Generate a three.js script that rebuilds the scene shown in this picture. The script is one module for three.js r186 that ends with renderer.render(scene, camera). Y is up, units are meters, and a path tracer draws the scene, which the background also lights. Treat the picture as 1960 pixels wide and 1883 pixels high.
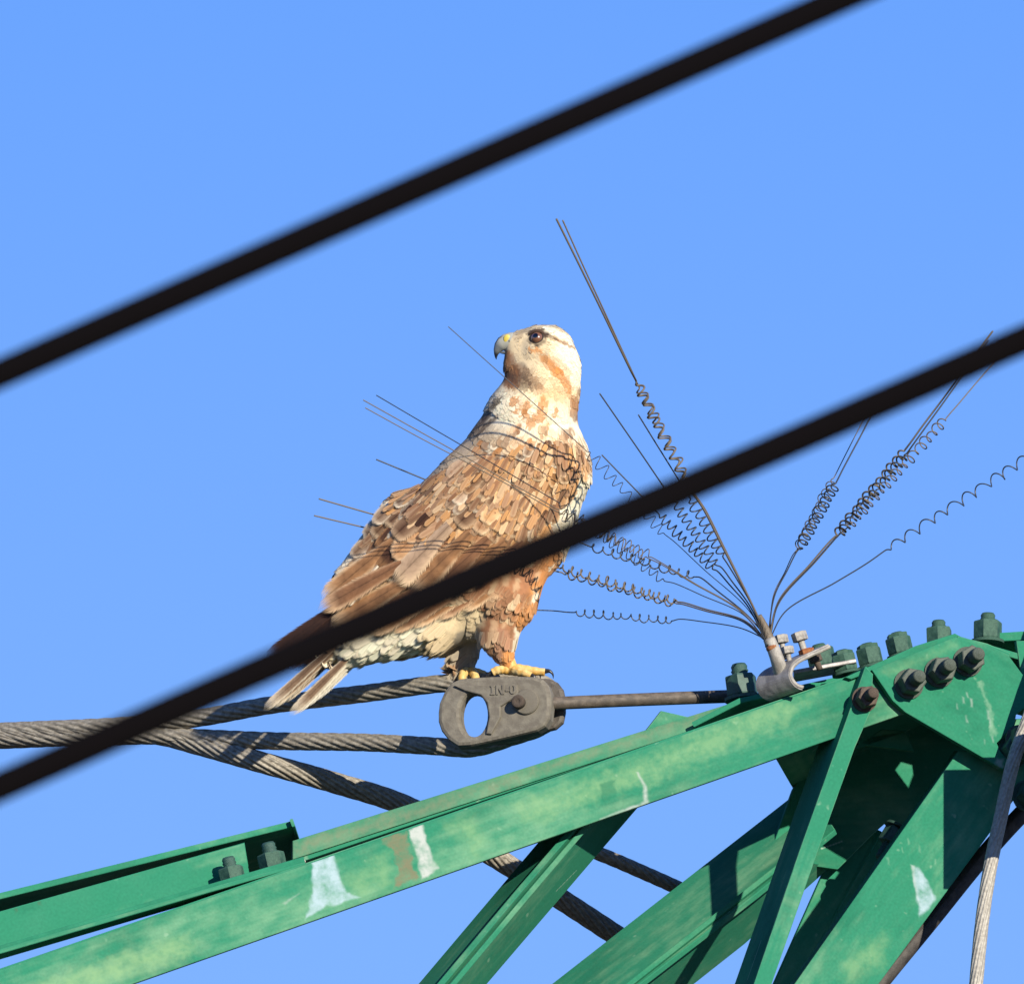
import * as THREE from 'three';
import { mergeGeometries } from 'three/addons/utils/BufferGeometryUtils.js';
import { ImprovedNoise } from 'three/addons/math/ImprovedNoise.js';
import { TextGeometry } from 'three/addons/geometries/TextGeometry.js';
import { FontLoader } from 'three/addons/loaders/FontLoader.js';

// ------------------------------------------------------------------ camera, sky, sun
const ELEV = 14 * Math.PI / 180, DIST = 30, MM = 0.00074;      // MM: metres per survey unit on the perch plane (1960 units across the view)
const V3 = (x, y, z) => new THREE.Vector3(x, y, z);
const EXPOSURE = 1.5;
const scene = new THREE.Scene();
const renderer = new THREE.WebGLRenderer({ antialias: true });
renderer.setSize(1024, 983);
renderer.toneMapping = THREE.LinearToneMapping;
renderer.toneMappingExposure = EXPOSURE;
renderer.shadowMap.enabled = true;

const EYE = V3(0, 1.6, DIST * Math.cos(ELEV));
const PERCH = V3(0, 1.6 + DIST * Math.sin(ELEV), 0);
const fwd = PERCH.clone().sub(EYE).normalize(), rightV = V3(1, 0, 0), upV = V3(0, Math.cos(ELEV), Math.sin(ELEV)), towards = fwd.clone().negate();
const camera = new THREE.PerspectiveCamera(2 * Math.atan(1883 * MM / 2 / DIST) * 180 / Math.PI, 1024 / 983, 0.5, 6000);
camera.position.copy(EYE);
camera.lookAt(PERCH);
camera.focus = DIST;
camera.userData.fStop = 23;

{ // clear sky, a function of height above the horizon only
  const W = 64, H = 1024, data = new Float32Array(W * H * 4);
  const keys = [[-90, .29, .52, 1.0], [0, .29, .52, 1.0], [12.4, .222, .462, 1.01], [15.6, .142, .37, 1.0], [30, .075, .23, .74], [60, .035, .115, .42], [90, .026, .085, .33]];
  for (let j = 0; j < H; j++) {
    const e = (j + .5) / H * 180 - 90;
    let k = 0; while (k < keys.length - 2 && e > keys[k + 1][0]) k++;
    const a = keys[k], b = keys[k + 1], t = Math.min(1, Math.max(0, (e - a[0]) / (b[0] - a[0])));
    for (let i = 0; i < W; i++) for (let c = 0; c < 4; c++) data[(j * W + i) * 4 + c] = c === 3 ? 1 : (a[c + 1] + (b[c + 1] - a[c + 1]) * t) / EXPOSURE;
  }
  const sky = new THREE.DataTexture(data, W, H, THREE.RGBAFormat, THREE.FloatType);
  sky.mapping = THREE.EquirectangularReflectionMapping; sky.magFilter = sky.minFilter = THREE.LinearFilter; sky.needsUpdate = true;
  scene.background = sky; scene.environment = sky;
}
const SUNAZ = 30 * Math.PI / 180, SUNEL = 18 * Math.PI / 180;
const sunDir = V3(Math.sin(SUNAZ) * Math.cos(SUNEL), Math.sin(SUNEL), Math.cos(SUNAZ) * Math.cos(SUNEL));
const sun = new THREE.DirectionalLight(new THREE.Color(1, 0.91, 0.77), 5);
sun.position.copy(PERCH).addScaledVector(sunDir, 40);
sun.target.position.copy(PERCH);
sun.castShadow = true;
Object.assign(sun.shadow.camera, { left: -2, right: 2, top: 2, bottom: -2, near: 1, far: 90 });
sun.shadow.mapSize.set(4096, 4096);
scene.add(sun, sun.target);

// ------------------------------------------------------------------ helpers
function rng(seed) { let a = seed >>> 0; return () => { a = (a + 0x6D2B79F5) | 0; let t = Math.imul(a ^ (a >>> 15), 1 | a); t = (t + Math.imul(t ^ (t >>> 7), 61 | t)) ^ t; return ((t ^ (t >>> 14)) >>> 0) / 4294967296; }; }
const noise = new ImprovedNoise();
const fbm = (x, y, z, o = 4) => { let s = 0, a = .5, f = 1; for (let i = 0; i < o; i++) { s += a * noise.noise(x * f, y * f, z + i * 7.3); a *= .5; f *= 2.03; } return s; };
const clamp = (x, a = 0, b = 1) => Math.min(b, Math.max(a, x));
const smooth = (a, b, x) => { const t = clamp((x - a) / (b - a)); return t * t * (3 - 2 * t); };
const lerp = (a, b, t) => a + (b - a) * t;
const mix3 = (a, b, t) => [lerp(a[0], b[0], t), lerp(a[1], b[1], t), lerp(a[2], b[2], t)];
const lin = (r, g, b) => [r, g, b].map((c) => { c /= 255; return c <= .04045 ? c / 12.92 : ((c + .055) / 1.055) ** 2.4; });
const names = {};
function numbered(n) { const k = names[n] = (names[n] ?? -1) + 1; return k ? `${n}_${String(k).padStart(3, '0')}` : n; }
function thing(name, label, category, group) {
  const o = new THREE.Group(); o.name = numbered(name); o.userData = { label, category }; if (group) o.userData.group = group;
  scene.add(o); return o;
}
function part(name, geo, mat, parent, label) {
  const m = new THREE.Mesh(geo, mat); m.name = name; m.castShadow = m.receiveShadow = true; if (label) m.userData.label = label;
  parent.add(m); return m;
}
// survey: sight from the camera station through chart unit (u, v)
function sight(u, v) { return fwd.clone().addScaledVector(rightV, (u - 980) * MM / DIST).addScaledVector(upV, (941.5 - v) * MM / DIST); }
const SLANT = -0.30, ARM0 = 0.117;      // the crossarm's front plane: z = ARM0 + SLANT * x
function pt(u, v, dz = 0) { const d = sight(u, v); return EYE.clone().addScaledVector(d, (ARM0 + dz + SLANT * EYE.x - EYE.z) / (d.z - SLANT * d.x)); }
function pv(u, v, w = 0) { const k = (DIST - w * MM) / DIST; return PERCH.clone().addScaledVector(rightV, (u - 980) * MM * k).addScaledVector(upV, (941.5 - v) * MM * k).addScaledVector(towards, w * MM); }
const ARMN = V3(-SLANT, 0, 1).normalize();
// a steel plate: polygon of points, thickness behind it, chamfered edges, uv in metres along the first edge
function slab(pts, thick, holes = [], bevel = .0014) {
  const n = V3(0, 0, 0);
  for (let i = 0; i < pts.length; i++) { const a = pts[i], b = pts[(i + 1) % pts.length]; n.x += (a.y - b.y) * (a.z + b.z); n.y += (a.z - b.z) * (a.x + b.x); n.z += (a.x - b.x) * (a.y + b.y); }
  n.normalize();
  if (n.dot(towards) < 0) { n.negate(); pts = pts.slice().reverse(); }
  let e1 = V3(), L = 0;
  pts.forEach((a, i) => { const d = pts[(i + 1) % pts.length].clone().sub(a); if (d.length() > L) { L = d.length(); e1 = d.normalize(); } });
  e1.addScaledVector(n, -e1.dot(n)).normalize();
  const e2 = n.clone().cross(e1), o = pts[0];
  const flat = (p) => { const d = p.clone().sub(o); return new THREE.Vector2(d.dot(e1), d.dot(e2)); };
  const sh = new THREE.Shape(pts.map(flat));
  for (const h of holes) sh.holes.push(new THREE.Path(h.map(flat)));
  const g = new THREE.ExtrudeGeometry(sh, { depth: Math.max(thick - 2 * bevel, .0002), bevelEnabled: true, bevelThickness: bevel, bevelSize: bevel, bevelOffset: -bevel, bevelSegments: 2, curveSegments: 8 });
  g.translate(0, 0, -thick + bevel);
  const uv = g.attributes.uv, off = (o.x * 13.7 + o.y * 7.1) % 1;
  for (let i = 0; i < uv.count; i++) uv.setXY(i, uv.getX(i) + off, uv.getY(i) + off * 3.3);
  return g.applyMatrix4(new THREE.Matrix4().makeBasis(e1, e2, n).setPosition(o));
}
// a plate whose coat carries stains: each stain [polygon on the plate (chart units), colour, cover, ragged]
function stained(list, dz, thick, seed, chalk, stains) {
  const pts = P(list, dz); let e1 = V3(), L = 0; pts.forEach((a, i) => { const d = pts[(i + 1) % pts.length].clone().sub(a); if (d.length() > L) { L = d.length(); e1 = d.normalize(); } });
  if (e1.x < 0) e1.negate(); const e2 = ARMN.clone().cross(e1), o = pts[0], loc = (p) => { const d = p.clone().sub(o); return [d.dot(e1), d.dot(e2)]; };
  const q = pts.map(loc), x0 = Math.min(...q.map((a) => a[0])), x1 = Math.max(...q.map((a) => a[0])), y0 = Math.min(...q.map((a) => a[1])), y1 = Math.max(...q.map((a) => a[1]));
  const g = slab(pts, thick), pos = g.attributes.position, uv = g.attributes.uv, v = V3();
  for (let i = 0; i < uv.count; i++) { const [a, b] = loc(v.fromBufferAttribute(pos, i)); uv.setXY(i, (a - x0) / (x1 - x0), (b - y0) / (y1 - y0)); }
  const st = stains.map(([poly, c, cover, rag]) => { const f = P(poly, dz).map(loc); return { f, c, cover, rag, box: [Math.min(...f.map((a) => a[0])), Math.max(...f.map((a) => a[0])), Math.min(...f.map((a) => a[1])), Math.max(...f.map((a) => a[1]))] }; });
  const W = Math.min(2048, Math.round((x1 - x0) / .0008)), H = Math.min(1024, Math.round((y1 - y0) / .0008));
  const map = tex(W, (s, t) => {
    const x = lerp(x0, x1, s), y = lerp(y0, y1, t); let c = coat(x, y, seed, chalk);
    for (const k of st) {
      if (x < k.box[0] - .03 || x > k.box[1] + .03 || y < k.box[2] - .03 || y > k.box[3] + .03) continue;
      const wx = x + k.rag * fbm(x * 60, y * 60, seed + 5), wy = y + k.rag * fbm(x * 60, y * 60, seed + 15); let ins = false, d = 1;
      for (let i = 0, j = k.f.length - 1; i < k.f.length; j = i++) { const [a, b] = k.f[i], [e, f] = k.f[j]; if ((b > wy) !== (f > wy) && wx < (e - a) * (wy - b) / (f - b) + a) ins = !ins; const l = (e - a) ** 2 + (f - b) ** 2, u = clamp(((wx - a) * (e - a) + (wy - b) * (f - b)) / l); d = Math.min(d, Math.hypot(wx - a - (e - a) * u, wy - b - (f - b) * u)); }
      const m = smooth(k.c === YELLOW || k.c === DUST ? -.012 : -.0012, k.c === YELLOW || k.c === DUST ? .016 : .0045, ins ? d : -d) * k.cover * clamp(.78 + .9 * fbm(x * 45, y * 45, seed + 31) + .5 * fbm(x * 160, y * 160, seed + 3), .1, 1); c = mix3(c, k.c, m);
    }
    return c;
  }, true, 1, H);
  map.wrapS = map.wrapT = THREE.ClampToEdgeWrapping; return [g, paintMat(map)];
}
const P = (list, dz = 0) => list.map((p) => pt(p[0], p[1], dz + (p[2] ?? 0)));

// ------------------------------------------------------------------ textures and materials
function tex(n, fn, srgb = false, rep = 1, rows = n) {
  const d = new Uint8Array(n * rows * 4);
  for (let j = 0; j < rows; j++) for (let i = 0; i < n; i++) {
    const c = fn(i / n, j / rows); const k = (j * n + i) * 4;
    for (let q = 0; q < 3; q++) { let x = clamp(c[q]); if (srgb) x = x <= .0031308 ? x * 12.92 : 1.055 * x ** (1 / 2.4) - .055; d[k + q] = Math.round(255 * x); }
    d[k + 3] = 255;
  }
  const t = new THREE.DataTexture(d, n, rows); t.wrapS = t.wrapT = THREE.MirroredRepeatWrapping; t.magFilter = THREE.LinearFilter; t.minFilter = THREE.LinearMipmapLinearFilter; t.generateMipmaps = true;
  if (srgb) t.colorSpace = THREE.SRGBColorSpace; t.repeat.set(rep, rep); t.needsUpdate = true; return t;
}
// one green paint for the whole arm: x, y in metres on the plate; chalk is how far the coat has weathered
const GREEN = [.022, .175, .098], GREENDEEP = [.011, .122, .068], CHALK = [.155, .315, .185], SPECK = [.2, .34, .23], RUSTY = [.085, .055, .03];
function coat(x, y, seed, chalk) {
  const broad = fbm(x * 4, y * 10, seed), fine = fbm(x * 32, y * 50, seed + 9), streak = fbm(x * 6, y * 88, seed + 21), grit = noise.noise(x * 262, y * 262, seed);
  let c = mix3(GREEN, GREENDEEP, smooth(-.05, .45, broad + fine * .35));
  c = mix3(c, CHALK, .72 * smooth(-.18, .6, fbm(x * 3.2 + 5, y * 8.1, seed + 40) + fine * .45 + streak * .32 + chalk));
  c = mix3(c, SPECK, smooth(.34, .5, fbm(x * 55, y * 55, seed + 60, 3)) * .55);
  c = mix3(c, RUSTY, smooth(.4, .54, fbm(x * 21, y * 21, seed + 80)) * .6);
  return c.map((q) => q * (1 + grit * .12));
}
function paintTex(seed, chalk) {
  const r = rng(seed), scr = Array.from({ length: 8 }, () => [r() * .8, r() * .8, (r() - .5) * .9, .01 + r() * .03, .4 + r() * .6]);
  return tex(640, (u, v) => {
    const x = u * .8, y = v * .8; let c = coat(x, y, seed, chalk);
    for (const s of scr) { const dx = x - s[0], dy = y - s[1], ca = Math.cos(s[2]), sa = Math.sin(s[2]), a = dx * ca + dy * sa, b = -dx * sa + dy * ca; if (Math.abs(a) < s[3] && Math.abs(b) < .001) c = mix3(c, [.33, .42, .35], s[4] * .7); }
    return c;
  }, true, 1.25);
}
const grain = tex(512, (x, y) => { const v = .5 + .35 * fbm(x * 40, y * 40, 3) + .15 * noise.noise(x * 150, y * 150, 8); return [v, v, v]; }, false, 3);
const rough = tex(256, (x, y) => { const v = .86 + .3 * fbm(x * 9, y * 9, 33); return [v, v, v]; }, false, 2);
const M = {};
const paintMat = (map, ro = 1) => new THREE.MeshPhysicalMaterial({ map, roughness: ro, roughnessMap: rough, bumpMap: grain, bumpScale: .00022, specularIntensity: .3 });
M.paint = paintMat(paintTex(3, -.12)); M.paintB = paintMat(paintTex(19, -.12)); M.paintC = paintMat(paintTex(27, -.12));
const solid = (c, ro, extra = {}) => new THREE.MeshStandardMaterial({ color: new THREE.Color().setRGB(...c), roughness: ro, ...extra });
const mottled = (seed, a, b, k = 10, ro = .7, extra = {}) => new THREE.MeshStandardMaterial({ map: tex(512, (x, y) => { const t = smooth(-.3, .35, fbm(x * k, y * k, seed) + .3 * noise.noise(x * k * 11, y * k * 11, seed)); return mix3(a, b, t).map((q) => q * .58); }, true, 6), roughness: ro, bumpMap: grain, bumpScale: .0007, ...extra });
M.boltGreen = mottled(41, [.02, .09, .06], [.075, .19, .125], 14, .75);
M.boltGrey = mottled(42, [.055, .085, .065], [.14, .165, .125], 16, .7);
M.boltDark = mottled(47, [.03, .1, .075], [.06, .16, .12], 14, .6);
M.boltRust = mottled(43, [.07, .05, .036], [.17, .125, .09], 16, .85);
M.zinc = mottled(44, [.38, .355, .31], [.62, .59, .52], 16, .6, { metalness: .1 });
M.zincDull = mottled(45, [.27, .255, .245], [.46, .44, .41], 12, .5, { metalness: .2 });
M.cast = mottled(46, [.2, .176, .135], [.29, .262, .2], 14, .8);
M.castDark = mottled(48, [.1, .085, .07], [.2, .175, .14], 9, .75);
M.rodSteel = mottled(49, [.1, .08, .06], [.2, .16, .12], 14, .7);
M.rope = mottled(51, [.3, .265, .205], [.52, .475, .38], 24, .65, { metalness: .25 });
M.ropeLight = mottled(52, [.42, .39, .33], [.62, .59, .5], 30, .6, { metalness: .1 });
M.wire = solid([.05, .054, .06], .5, { metalness: .4 });
M.wireBrown = solid([.13, .105, .075], .65, { metalness: .15 });
M.rustSpot = mottled(53, [.3, .07, .02], [.5, .22, .08], 20, .9);
M.rubber = new THREE.MeshPhysicalMaterial({ color: new THREE.Color().setRGB(.0022, .0016, .0019), roughness: 1, specularIntensity: .15 });
M.droppings = mottled(54, [.42, .58, .54], [.7, .8, .78], 5, .95);
M.bare = mottled(55, [.4, .36, .25], [.62, .6, .46], 8, .9);

// ------------------------------------------------------------------ ground
{
  const g = new THREE.CircleGeometry(3000, 64).rotateX(-Math.PI / 2);
  const m = new THREE.Mesh(g, mottled(60, [.07, .06, .035], [.12, .1, .06], 8, .95));
  m.name = 'ground'; m.userData = { kind: 'structure', label: 'dry open field under the power line' , category: 'ground' }; m.receiveShadow = true; scene.add(m);
}

// ------------------------------------------------------------------ path sweeps
class Poly extends THREE.Curve { constructor(p) { super(); this.c = new THREE.CatmullRomCurve3(p, false, 'centripetal'); } getPoint(t, o) { return this.c.getPoint(t, o); } }
function sweep(points, radius, n, lobes = 0, depth = 0, pitch = .2, sides = 40, phase = 0, capEnds = true) {
  const curve = new Poly(points), len = curve.getLength(), fr = { p: [], t: [] };
  for (let i = 0; i <= n; i++) { fr.p.push(curve.getPointAt(i / n)); fr.t.push(curve.getTangentAt(i / n)); }
  const pos = [], idx = [], uv = []; let nrm = V3(.13, .2, 1); nrm.addScaledVector(fr.t[0], -nrm.dot(fr.t[0])).normalize();
  for (let i = 0; i <= n; i++) {
    const t = fr.t[i]; nrm.addScaledVector(t, -nrm.dot(t)).normalize(); const b = t.clone().cross(nrm), s = i / n * len, r = typeof radius === 'function' ? radius(i / n) : radius;
    for (let k = 0; k <= sides; k++) {
      const a = k / sides * 2 * Math.PI, tw = a * lobes - s / pitch * 2 * Math.PI * lobes + phase;
      const rr = r * (lobes ? 1 - depth * (1 - Math.abs(Math.cos(tw / 2))) ** 1.5 : 1);
      const q = fr.p[i].clone().addScaledVector(nrm, rr * Math.cos(a)).addScaledVector(b, rr * Math.sin(a));
      pos.push(q.x, q.y, q.z); uv.push(s, a * r);
      if (i < n && k < sides) { const c = i * (sides + 1) + k, d = c + sides + 1; idx.push(c, c + 1, d, c + 1, d + 1, d); }
    }
  }
  if (capEnds) for (const i of [0, n]) { const c = pos.length / 3; pos.push(...fr.p[i].toArray()); uv.push(0, 0); const o = i * (sides + 1); for (let k = 0; k < sides; k++) idx.push(...(i ? [c, o + k, o + k + 1] : [c, o + k + 1, o + k])); }
  const g = new THREE.BufferGeometry(); g.setAttribute('position', new THREE.Float32BufferAttribute(pos, 3)); g.setAttribute('uv', new THREE.Float32BufferAttribute(uv, 2)); g.setIndex(idx); g.computeVertexNormals(); return g;
}

// ------------------------------------------------------------------ lattice crossarm
const arm = thing('lattice_crossarm', 'green painted lattice steel crossarm with bolted angle bars and gusset plates', 'crossarm');
const LIME = [.29, .4, .43], PALE = [.36, .4, .37], BARE = [.15, .145, .085], YELLOW = [.185, .33, .16], DUST = [.16, .175, .11];
const chord = part('chord', ...stained([[-200, 1925], [1668, 1282], [1733, 1290], [1733, 1365], [1705, 1375], [-200, 2042]], 0, .011, 11, .04, [
  [[[60, 1890], [330, 1795], [372, 1800], [362, 1832], [180, 1890], [0, 1950]], YELLOW, .75, .02], [[[980, 1540], [1180, 1470], [1380, 1385], [1480, 1345], [1560, 1330], [1500, 1390], [1380, 1440], [1240, 1500], [1010, 1580]], YELLOW, .6, .022],
  [[[592, 1650], [640, 1634], [652, 1684], [664, 1706], [692, 1718], [640, 1738], [622, 1734], [608, 1748], [582, 1764], [596, 1708]], LIME, 1, .006], [[[655, 1690], [700, 1650], [745, 1630], [755, 1700], [690, 1722]], YELLOW, .5, .015],
  [[[720, 1606], [776, 1588], [790, 1640], [800, 1684], [752, 1702], [760, 1660], [750, 1630]], BARE, .9, .012], [[[779, 1586], [808, 1575], [822, 1622], [840, 1660], [829, 1676], [804, 1686], [798, 1640], [788, 1620]], PALE, 1, .006],
  [[[852, 1580], [900, 1560], [930, 1610], [905, 1650], [890, 1610]], YELLOW, .6, .012],
  [[[1216, 1478], [1222, 1477], [1237, 1500], [1244, 1540], [1228, 1546], [1148, 1570], [1148, 1566], [1230, 1534], [1229, 1504]], PALE, .95, .003], [[[538, 1730], [572, 1708], [574, 1711], [546, 1733]], PALE, .7, .002], [[[1146, 1500], [1180, 1490], [1178, 1530], [1150, 1545]], GREENDEEP, .7, .01],
]), arm);
part('flange', slab(P([[-200, 1922], [1622, 1294], [1622, 1301], [-200, 1929]], -.002), .1), M.paint, chord);
// rear angle above the chord: leaning face and flat leg behind it
part('rear_angle', ...stained([[560, 1609], [1402, 1345], [1322, 1399], [560, 1645]], -.1, .01, 51, -.04, [[[[560, 1612], [740, 1556], [900, 1506], [1000, 1476], [1000, 1500], [800, 1566], [560, 1642]], DUST, .75, .016], [[[1010, 1472], [1280, 1386], [1390, 1350], [1330, 1385], [1100, 1460], [1010, 1490]], DUST, .8, .014]]), arm);
part('rear_flange', slab([pt(560, 1644, -.104), pt(1335, 1394, -.104), pt(1500, 1372, -.30), pt(560, 1700, -.30)], .008), M.paintC, arm);
part('rear_flange', slab([pt(1330, 1394, -.08), pt(1420, 1345, -.06), pt(1640, 1300, -.2), pt(1480, 1400, -.30)], .008), M.paintC, arm);
part('brace_end', slab(P([[1235, 1400], [1266, 1360], [1318, 1372], [1300, 1420]], -.16), .009), M.paintC, arm);
// upper left angle bar with flat cover plate
const web = part('upper_angle', slab(P([[-200, 1800], [468, 1612], [479, 1678], [-200, 1880]], -.07), .01), M.paint, arm);
part('lower_leg', slab([pt(-200, 1877, -.004), pt(390, 1704, -.004), pt(584, 1650, -.004), pt(584, 1662, -.06), pt(480, 1690, -.06), pt(-200, 1895, -.06)], .009), M.paintB, web);
part('lower_leg_edge', slab(P([[-200, 1874], [392, 1701], [584, 1649], [585, 1655], [394, 1710], [-200, 1884]], -.002), .012), M.paintB, web);
part('cover_plate', slab([pt(-200, 1769, -.082), pt(561, 1582, -.082), pt(580, 1646, -.28), pt(-200, 1840, -.28)], .009), M.paintC, arm);
part('cover_plate_edge', slab([pt(559, 1583, -.07), pt(565, 1581, -.07), pt(586, 1645, -.27), pt(577, 1647, -.27)], .012), M.paint, arm);
part('cover_plate_edge', slab(P([[485, 1673], [584, 1644], [586, 1650], [500, 1677]], -.03), .008), M.zinc, arm);  // pale zinc strip: the sunlit edge is put into its colour
// gussets
const chip = (u, v, w) => [[u - w * .35, v - w], [u + w * .3, v - w * .8], [u + w * .5, v + w], [u - w * .2, v + w * .9]];
part('gusset_plate', ...stained([[1669, 1282], [1709, 1341], [1733, 1363], [1921, 1473], [1929, 1453], [1915, 1436], [1909, 1422], [1930, 1400], [1943, 1388], [1946, 1368], [1966, 1352], [2010, 1340], [2020, 1310], [1958, 1290], [1930, 1252], [1884, 1231], [1829, 1219]], .014, .011, 23, -.12, [
  ...[[1843, 1340, 8], [1859, 1345, 9], [1852, 1330, 7], [1891, 1368, 12], [1895, 1385, 9], [1832, 1352, 6], [1850, 1375, 8], [1900, 1415, 8], [1884, 1420, 6]].map((a) => [chip(...a), PALE, .7, .004]), [[[1868, 1300], [1878, 1298], [1905, 1370], [1910, 1410], [1896, 1410], [1888, 1350]], SPECK, .6, .012], [[[1690, 1285], [1800, 1240], [1826, 1226], [1829, 1236], [1720, 1290]], YELLOW, .5, .01], [[[1905, 1450], [1925, 1452], [1920, 1470], [1900, 1460]], PALE, .6, .008],
]), arm);
part('top_leg', slab(P([[1618, 1296], [1753, 1236], [1829, 1212], [1840, 1218], [1829, 1224], [1668, 1285], [1630, 1300]], .008), .11), M.paint, arm);
part('end_leg', slab(P([[1834, 1217], [1890, 1231], [1936, 1250], [1932, 1256], [1884, 1236], [1832, 1223]], .01), .1), M.paint, arm);
part('outer_leg', slab(P([[1896, 1212], [2080, 1200], [2080, 1219], [1900, 1228]], -.05), .01), M.paint, arm);
part('outer_leg', slab([pt(1880, 1226, -.05), pt(2080, 1222, -.05), pt(2080, 1300, -.34), pt(1900, 1300, -.34)], .008), M.paintC, arm);
part('sun_block_plate', slab(P([[1946, 1226], [2200, 1222], [2200, 1420], [1978, 1420], [1962, 1345]], -.01), .01), M.paint, arm);  // added beside the view to stop sun leaking onto the rear gusset
part('outer_gusset', slab(P([[1890, 1222], [2080, 1225], [2080, 1340], [1940, 1330]], -.2), .01), M.paintC, arm);
part('rear_gusset', slab(P([[1519, 1510], [1560, 1440], [1700, 1380], [1900, 1370], [2000, 1400], [1880, 1450], [1838, 1440], [1735, 1592], [1721, 1597], [1713, 1595], [1697, 1574], [1681, 1588], [1604, 1664], [1470, 1645]], -.31), .011), M.paintC, arm);
part('inner_angle', slab(P([[1618, 1440], [1690, 1395], [1735, 1398], [1750, 1438], [1620, 1420]], -.09), .009), M.paint, arm);
// added top plates that keep sun out of the space between the faces
{
  const a = pt(1436, 1368, -.013), b = pt(1829, 1228, -.013), c = b.clone().add(V3(0, 0, -.33)), e = pt(2080, 1300, -.013);
  part('sun_shield', slab([a, b, c, pt(1519, 1510, -.33)], .009), M.paintC, arm);
  part('sun_shield', slab([b.clone().add(V3(.002, 0, 0)), e, e.clone().add(V3(0, 0, -.33)), c.clone().add(V3(.002, 0, 0))], .009), M.paintC, arm);
  // unseen plate and bracket added beside the view to cast the brace's shadow
  const hp = part('shadow_plate', slab(P([[1982, 1302], [2160, 1300], [2160, 1450], [2120, 1528], [1982, 1528]], .235), .012), M.paint, arm);
  const h1 = pt(2125, 1290, .23), h2 = pt(2125, 1390, .23), back = V3(0, 0, -.3);
  part('shadow_plate_bracket', slab([h1, h2, h2.clone().add(back), h1.clone().add(back)], .01), M.paint, hp);
}
// braces
const braceA = part('brace', slab(P([[1657, 1275], [1672, 1290], [1668, 1360], [1637, 1431], [1567, 1627], [1456, 1945], [1422, 1945], [1531, 1627]], .022), .009), M.paint, arm);
part('leg', slab([pt(1657, 1275, .022), pt(1531, 1627, .022), pt(1422, 1945, .022), pt(1384, 1945, -.06), pt(1494, 1627, -.06), pt(1612, 1297, -.06)], .008), M.paintB, braceA);
const braceB = part('brace', slab([pt(1540, 1494, -.36), pt(1600, 1590, -.25), pt(1446, 1703, -.24), pt(1130, 1948, -.24), pt(970, 1950, -.36)], .009), M.paintC, arm);
part('leg', slab([pt(1446, 1703, -.242), pt(1520, 1648, -.242), pt(1590, 1656, -.34), pt(1429, 1810, -.36), pt(1255, 1945, -.36), pt(1130, 1948, -.242)], .008), M.paintB, braceB);
const braceC = part('brace', ...stained([[1836, 1436], [1905, 1440], [1960, 1505], [1897, 1592], [1648, 1930], [1488, 1930]], -.02, .01, 37, -.1, [
  [[[1744, 1656], [1757, 1660], [1780, 1685], [1794, 1722], [1778, 1744], [1760, 1756], [1752, 1712]], LIME, 1, .006], [[[1742, 1655], [1752, 1657], [1756, 1700], [1764, 1740], [1754, 1715]], PALE, .9, .004], ...[[1738, 1610, 7], [1728, 1628, 6], [1760, 1625, 8], [1700, 1650, 8], [1790, 1650, 7]].map((a) => [chip(...a), SPECK, .9, .006]), [[[1620, 1830], [1700, 1790], [1690, 1850], [1610, 1890]], YELLOW, .5, .02],
]), arm);
part('leg', slab([pt(1836, 1437, -.022), pt(1488, 1930, -.022), pt(1478, 1930, -.11), pt(1828, 1436, -.11)], .008), M.paintC, braceC);
const braceD = part('brace', slab(P([[1598, 1620], [1681, 1588], [1700, 1628], [1500, 1930], [1460, 1930]], -.34), .009), M.paintC, arm);
part('leg', slab([pt(1681, 1588, -.34), pt(1700, 1628, -.44), pt(1520, 1930, -.44), pt(1500, 1930, -.34)], .008), M.paintC, braceD);
const braceE = part('brace', slab([pt(1127, 1570, -.03), pt(1246, 1530, -.15), pt(1150, 1640, -.15), pt(900, 1925, -.15), pt(812, 1950, -.03), pt(1000, 1705, -.03)], .009), M.paintC, arm);
part('leg', slab([pt(1127, 1570, -.032), pt(1000, 1705, -.032), pt(812, 1950, -.032), pt(738, 1950, -.14), pt(960, 1690, -.14), pt(1040, 1600, -.14)], .008), M.paintB, braceE);
// bolts: threaded shank with washer and hexagon nut, axis along +y
const thread = (() => { const p = [[0, 0], [.0105, 0]]; for (let i = 0; i < 9; i++) p.push([.0112, .002 + i * .0058], [.0098, .0049 + i * .0058]); p.push([.0105, .056], [.0085, .0605], [0, .0605]); return new THREE.LatheGeometry(p.map((q) => new THREE.Vector2(...q)), 24); })();
const nutGeo = (() => {
  const hex = new THREE.Shape(Array.from({ length: 6 }, (_, k) => new THREE.Vector2(.0205 * Math.cos(k * Math.PI / 3), .0205 * Math.sin(k * Math.PI / 3))));
  return new THREE.ExtrudeGeometry(hex, { depth: .019, bevelEnabled: true, bevelThickness: .0024, bevelSize: .0022, bevelOffset: -.0022, bevelSegments: 2 }).rotateX(-Math.PI / 2).translate(0, .0065, 0);
})();
const washerGeo = new THREE.CylinderGeometry(.0235, .0235, .004, 28).translate(0, .002, 0);
function bolt(pos, axis, mat, parent, { spin = .3, scale = 1, nuts = 1, shank = 1, nutMat = mat } = {}) {
  const b = part('bolt', thread, mat, parent); b.position.copy(pos); b.quaternion.setFromUnitVectors(V3(0, 1, 0), axis.clone().normalize()).multiply(new THREE.Quaternion().setFromAxisAngle(V3(0, 1, 0), spin)); b.scale.set(scale, scale * shank, scale);
  for (let k = 0; k < nuts; k++) { const n = part('nut', nutGeo, nutMat, b); n.position.y = k * .021 / shank; n.scale.set(k ? .84 : 1, (k ? .6 : 1.15) / shank, k ? .84 : 1); n.rotation.y = k * .5; }
  part('washer', washerGeo, nutMat, b).scale.y = 1 / shank; return b;
}
const UPB = V3(-.22, .96, .06);
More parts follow.
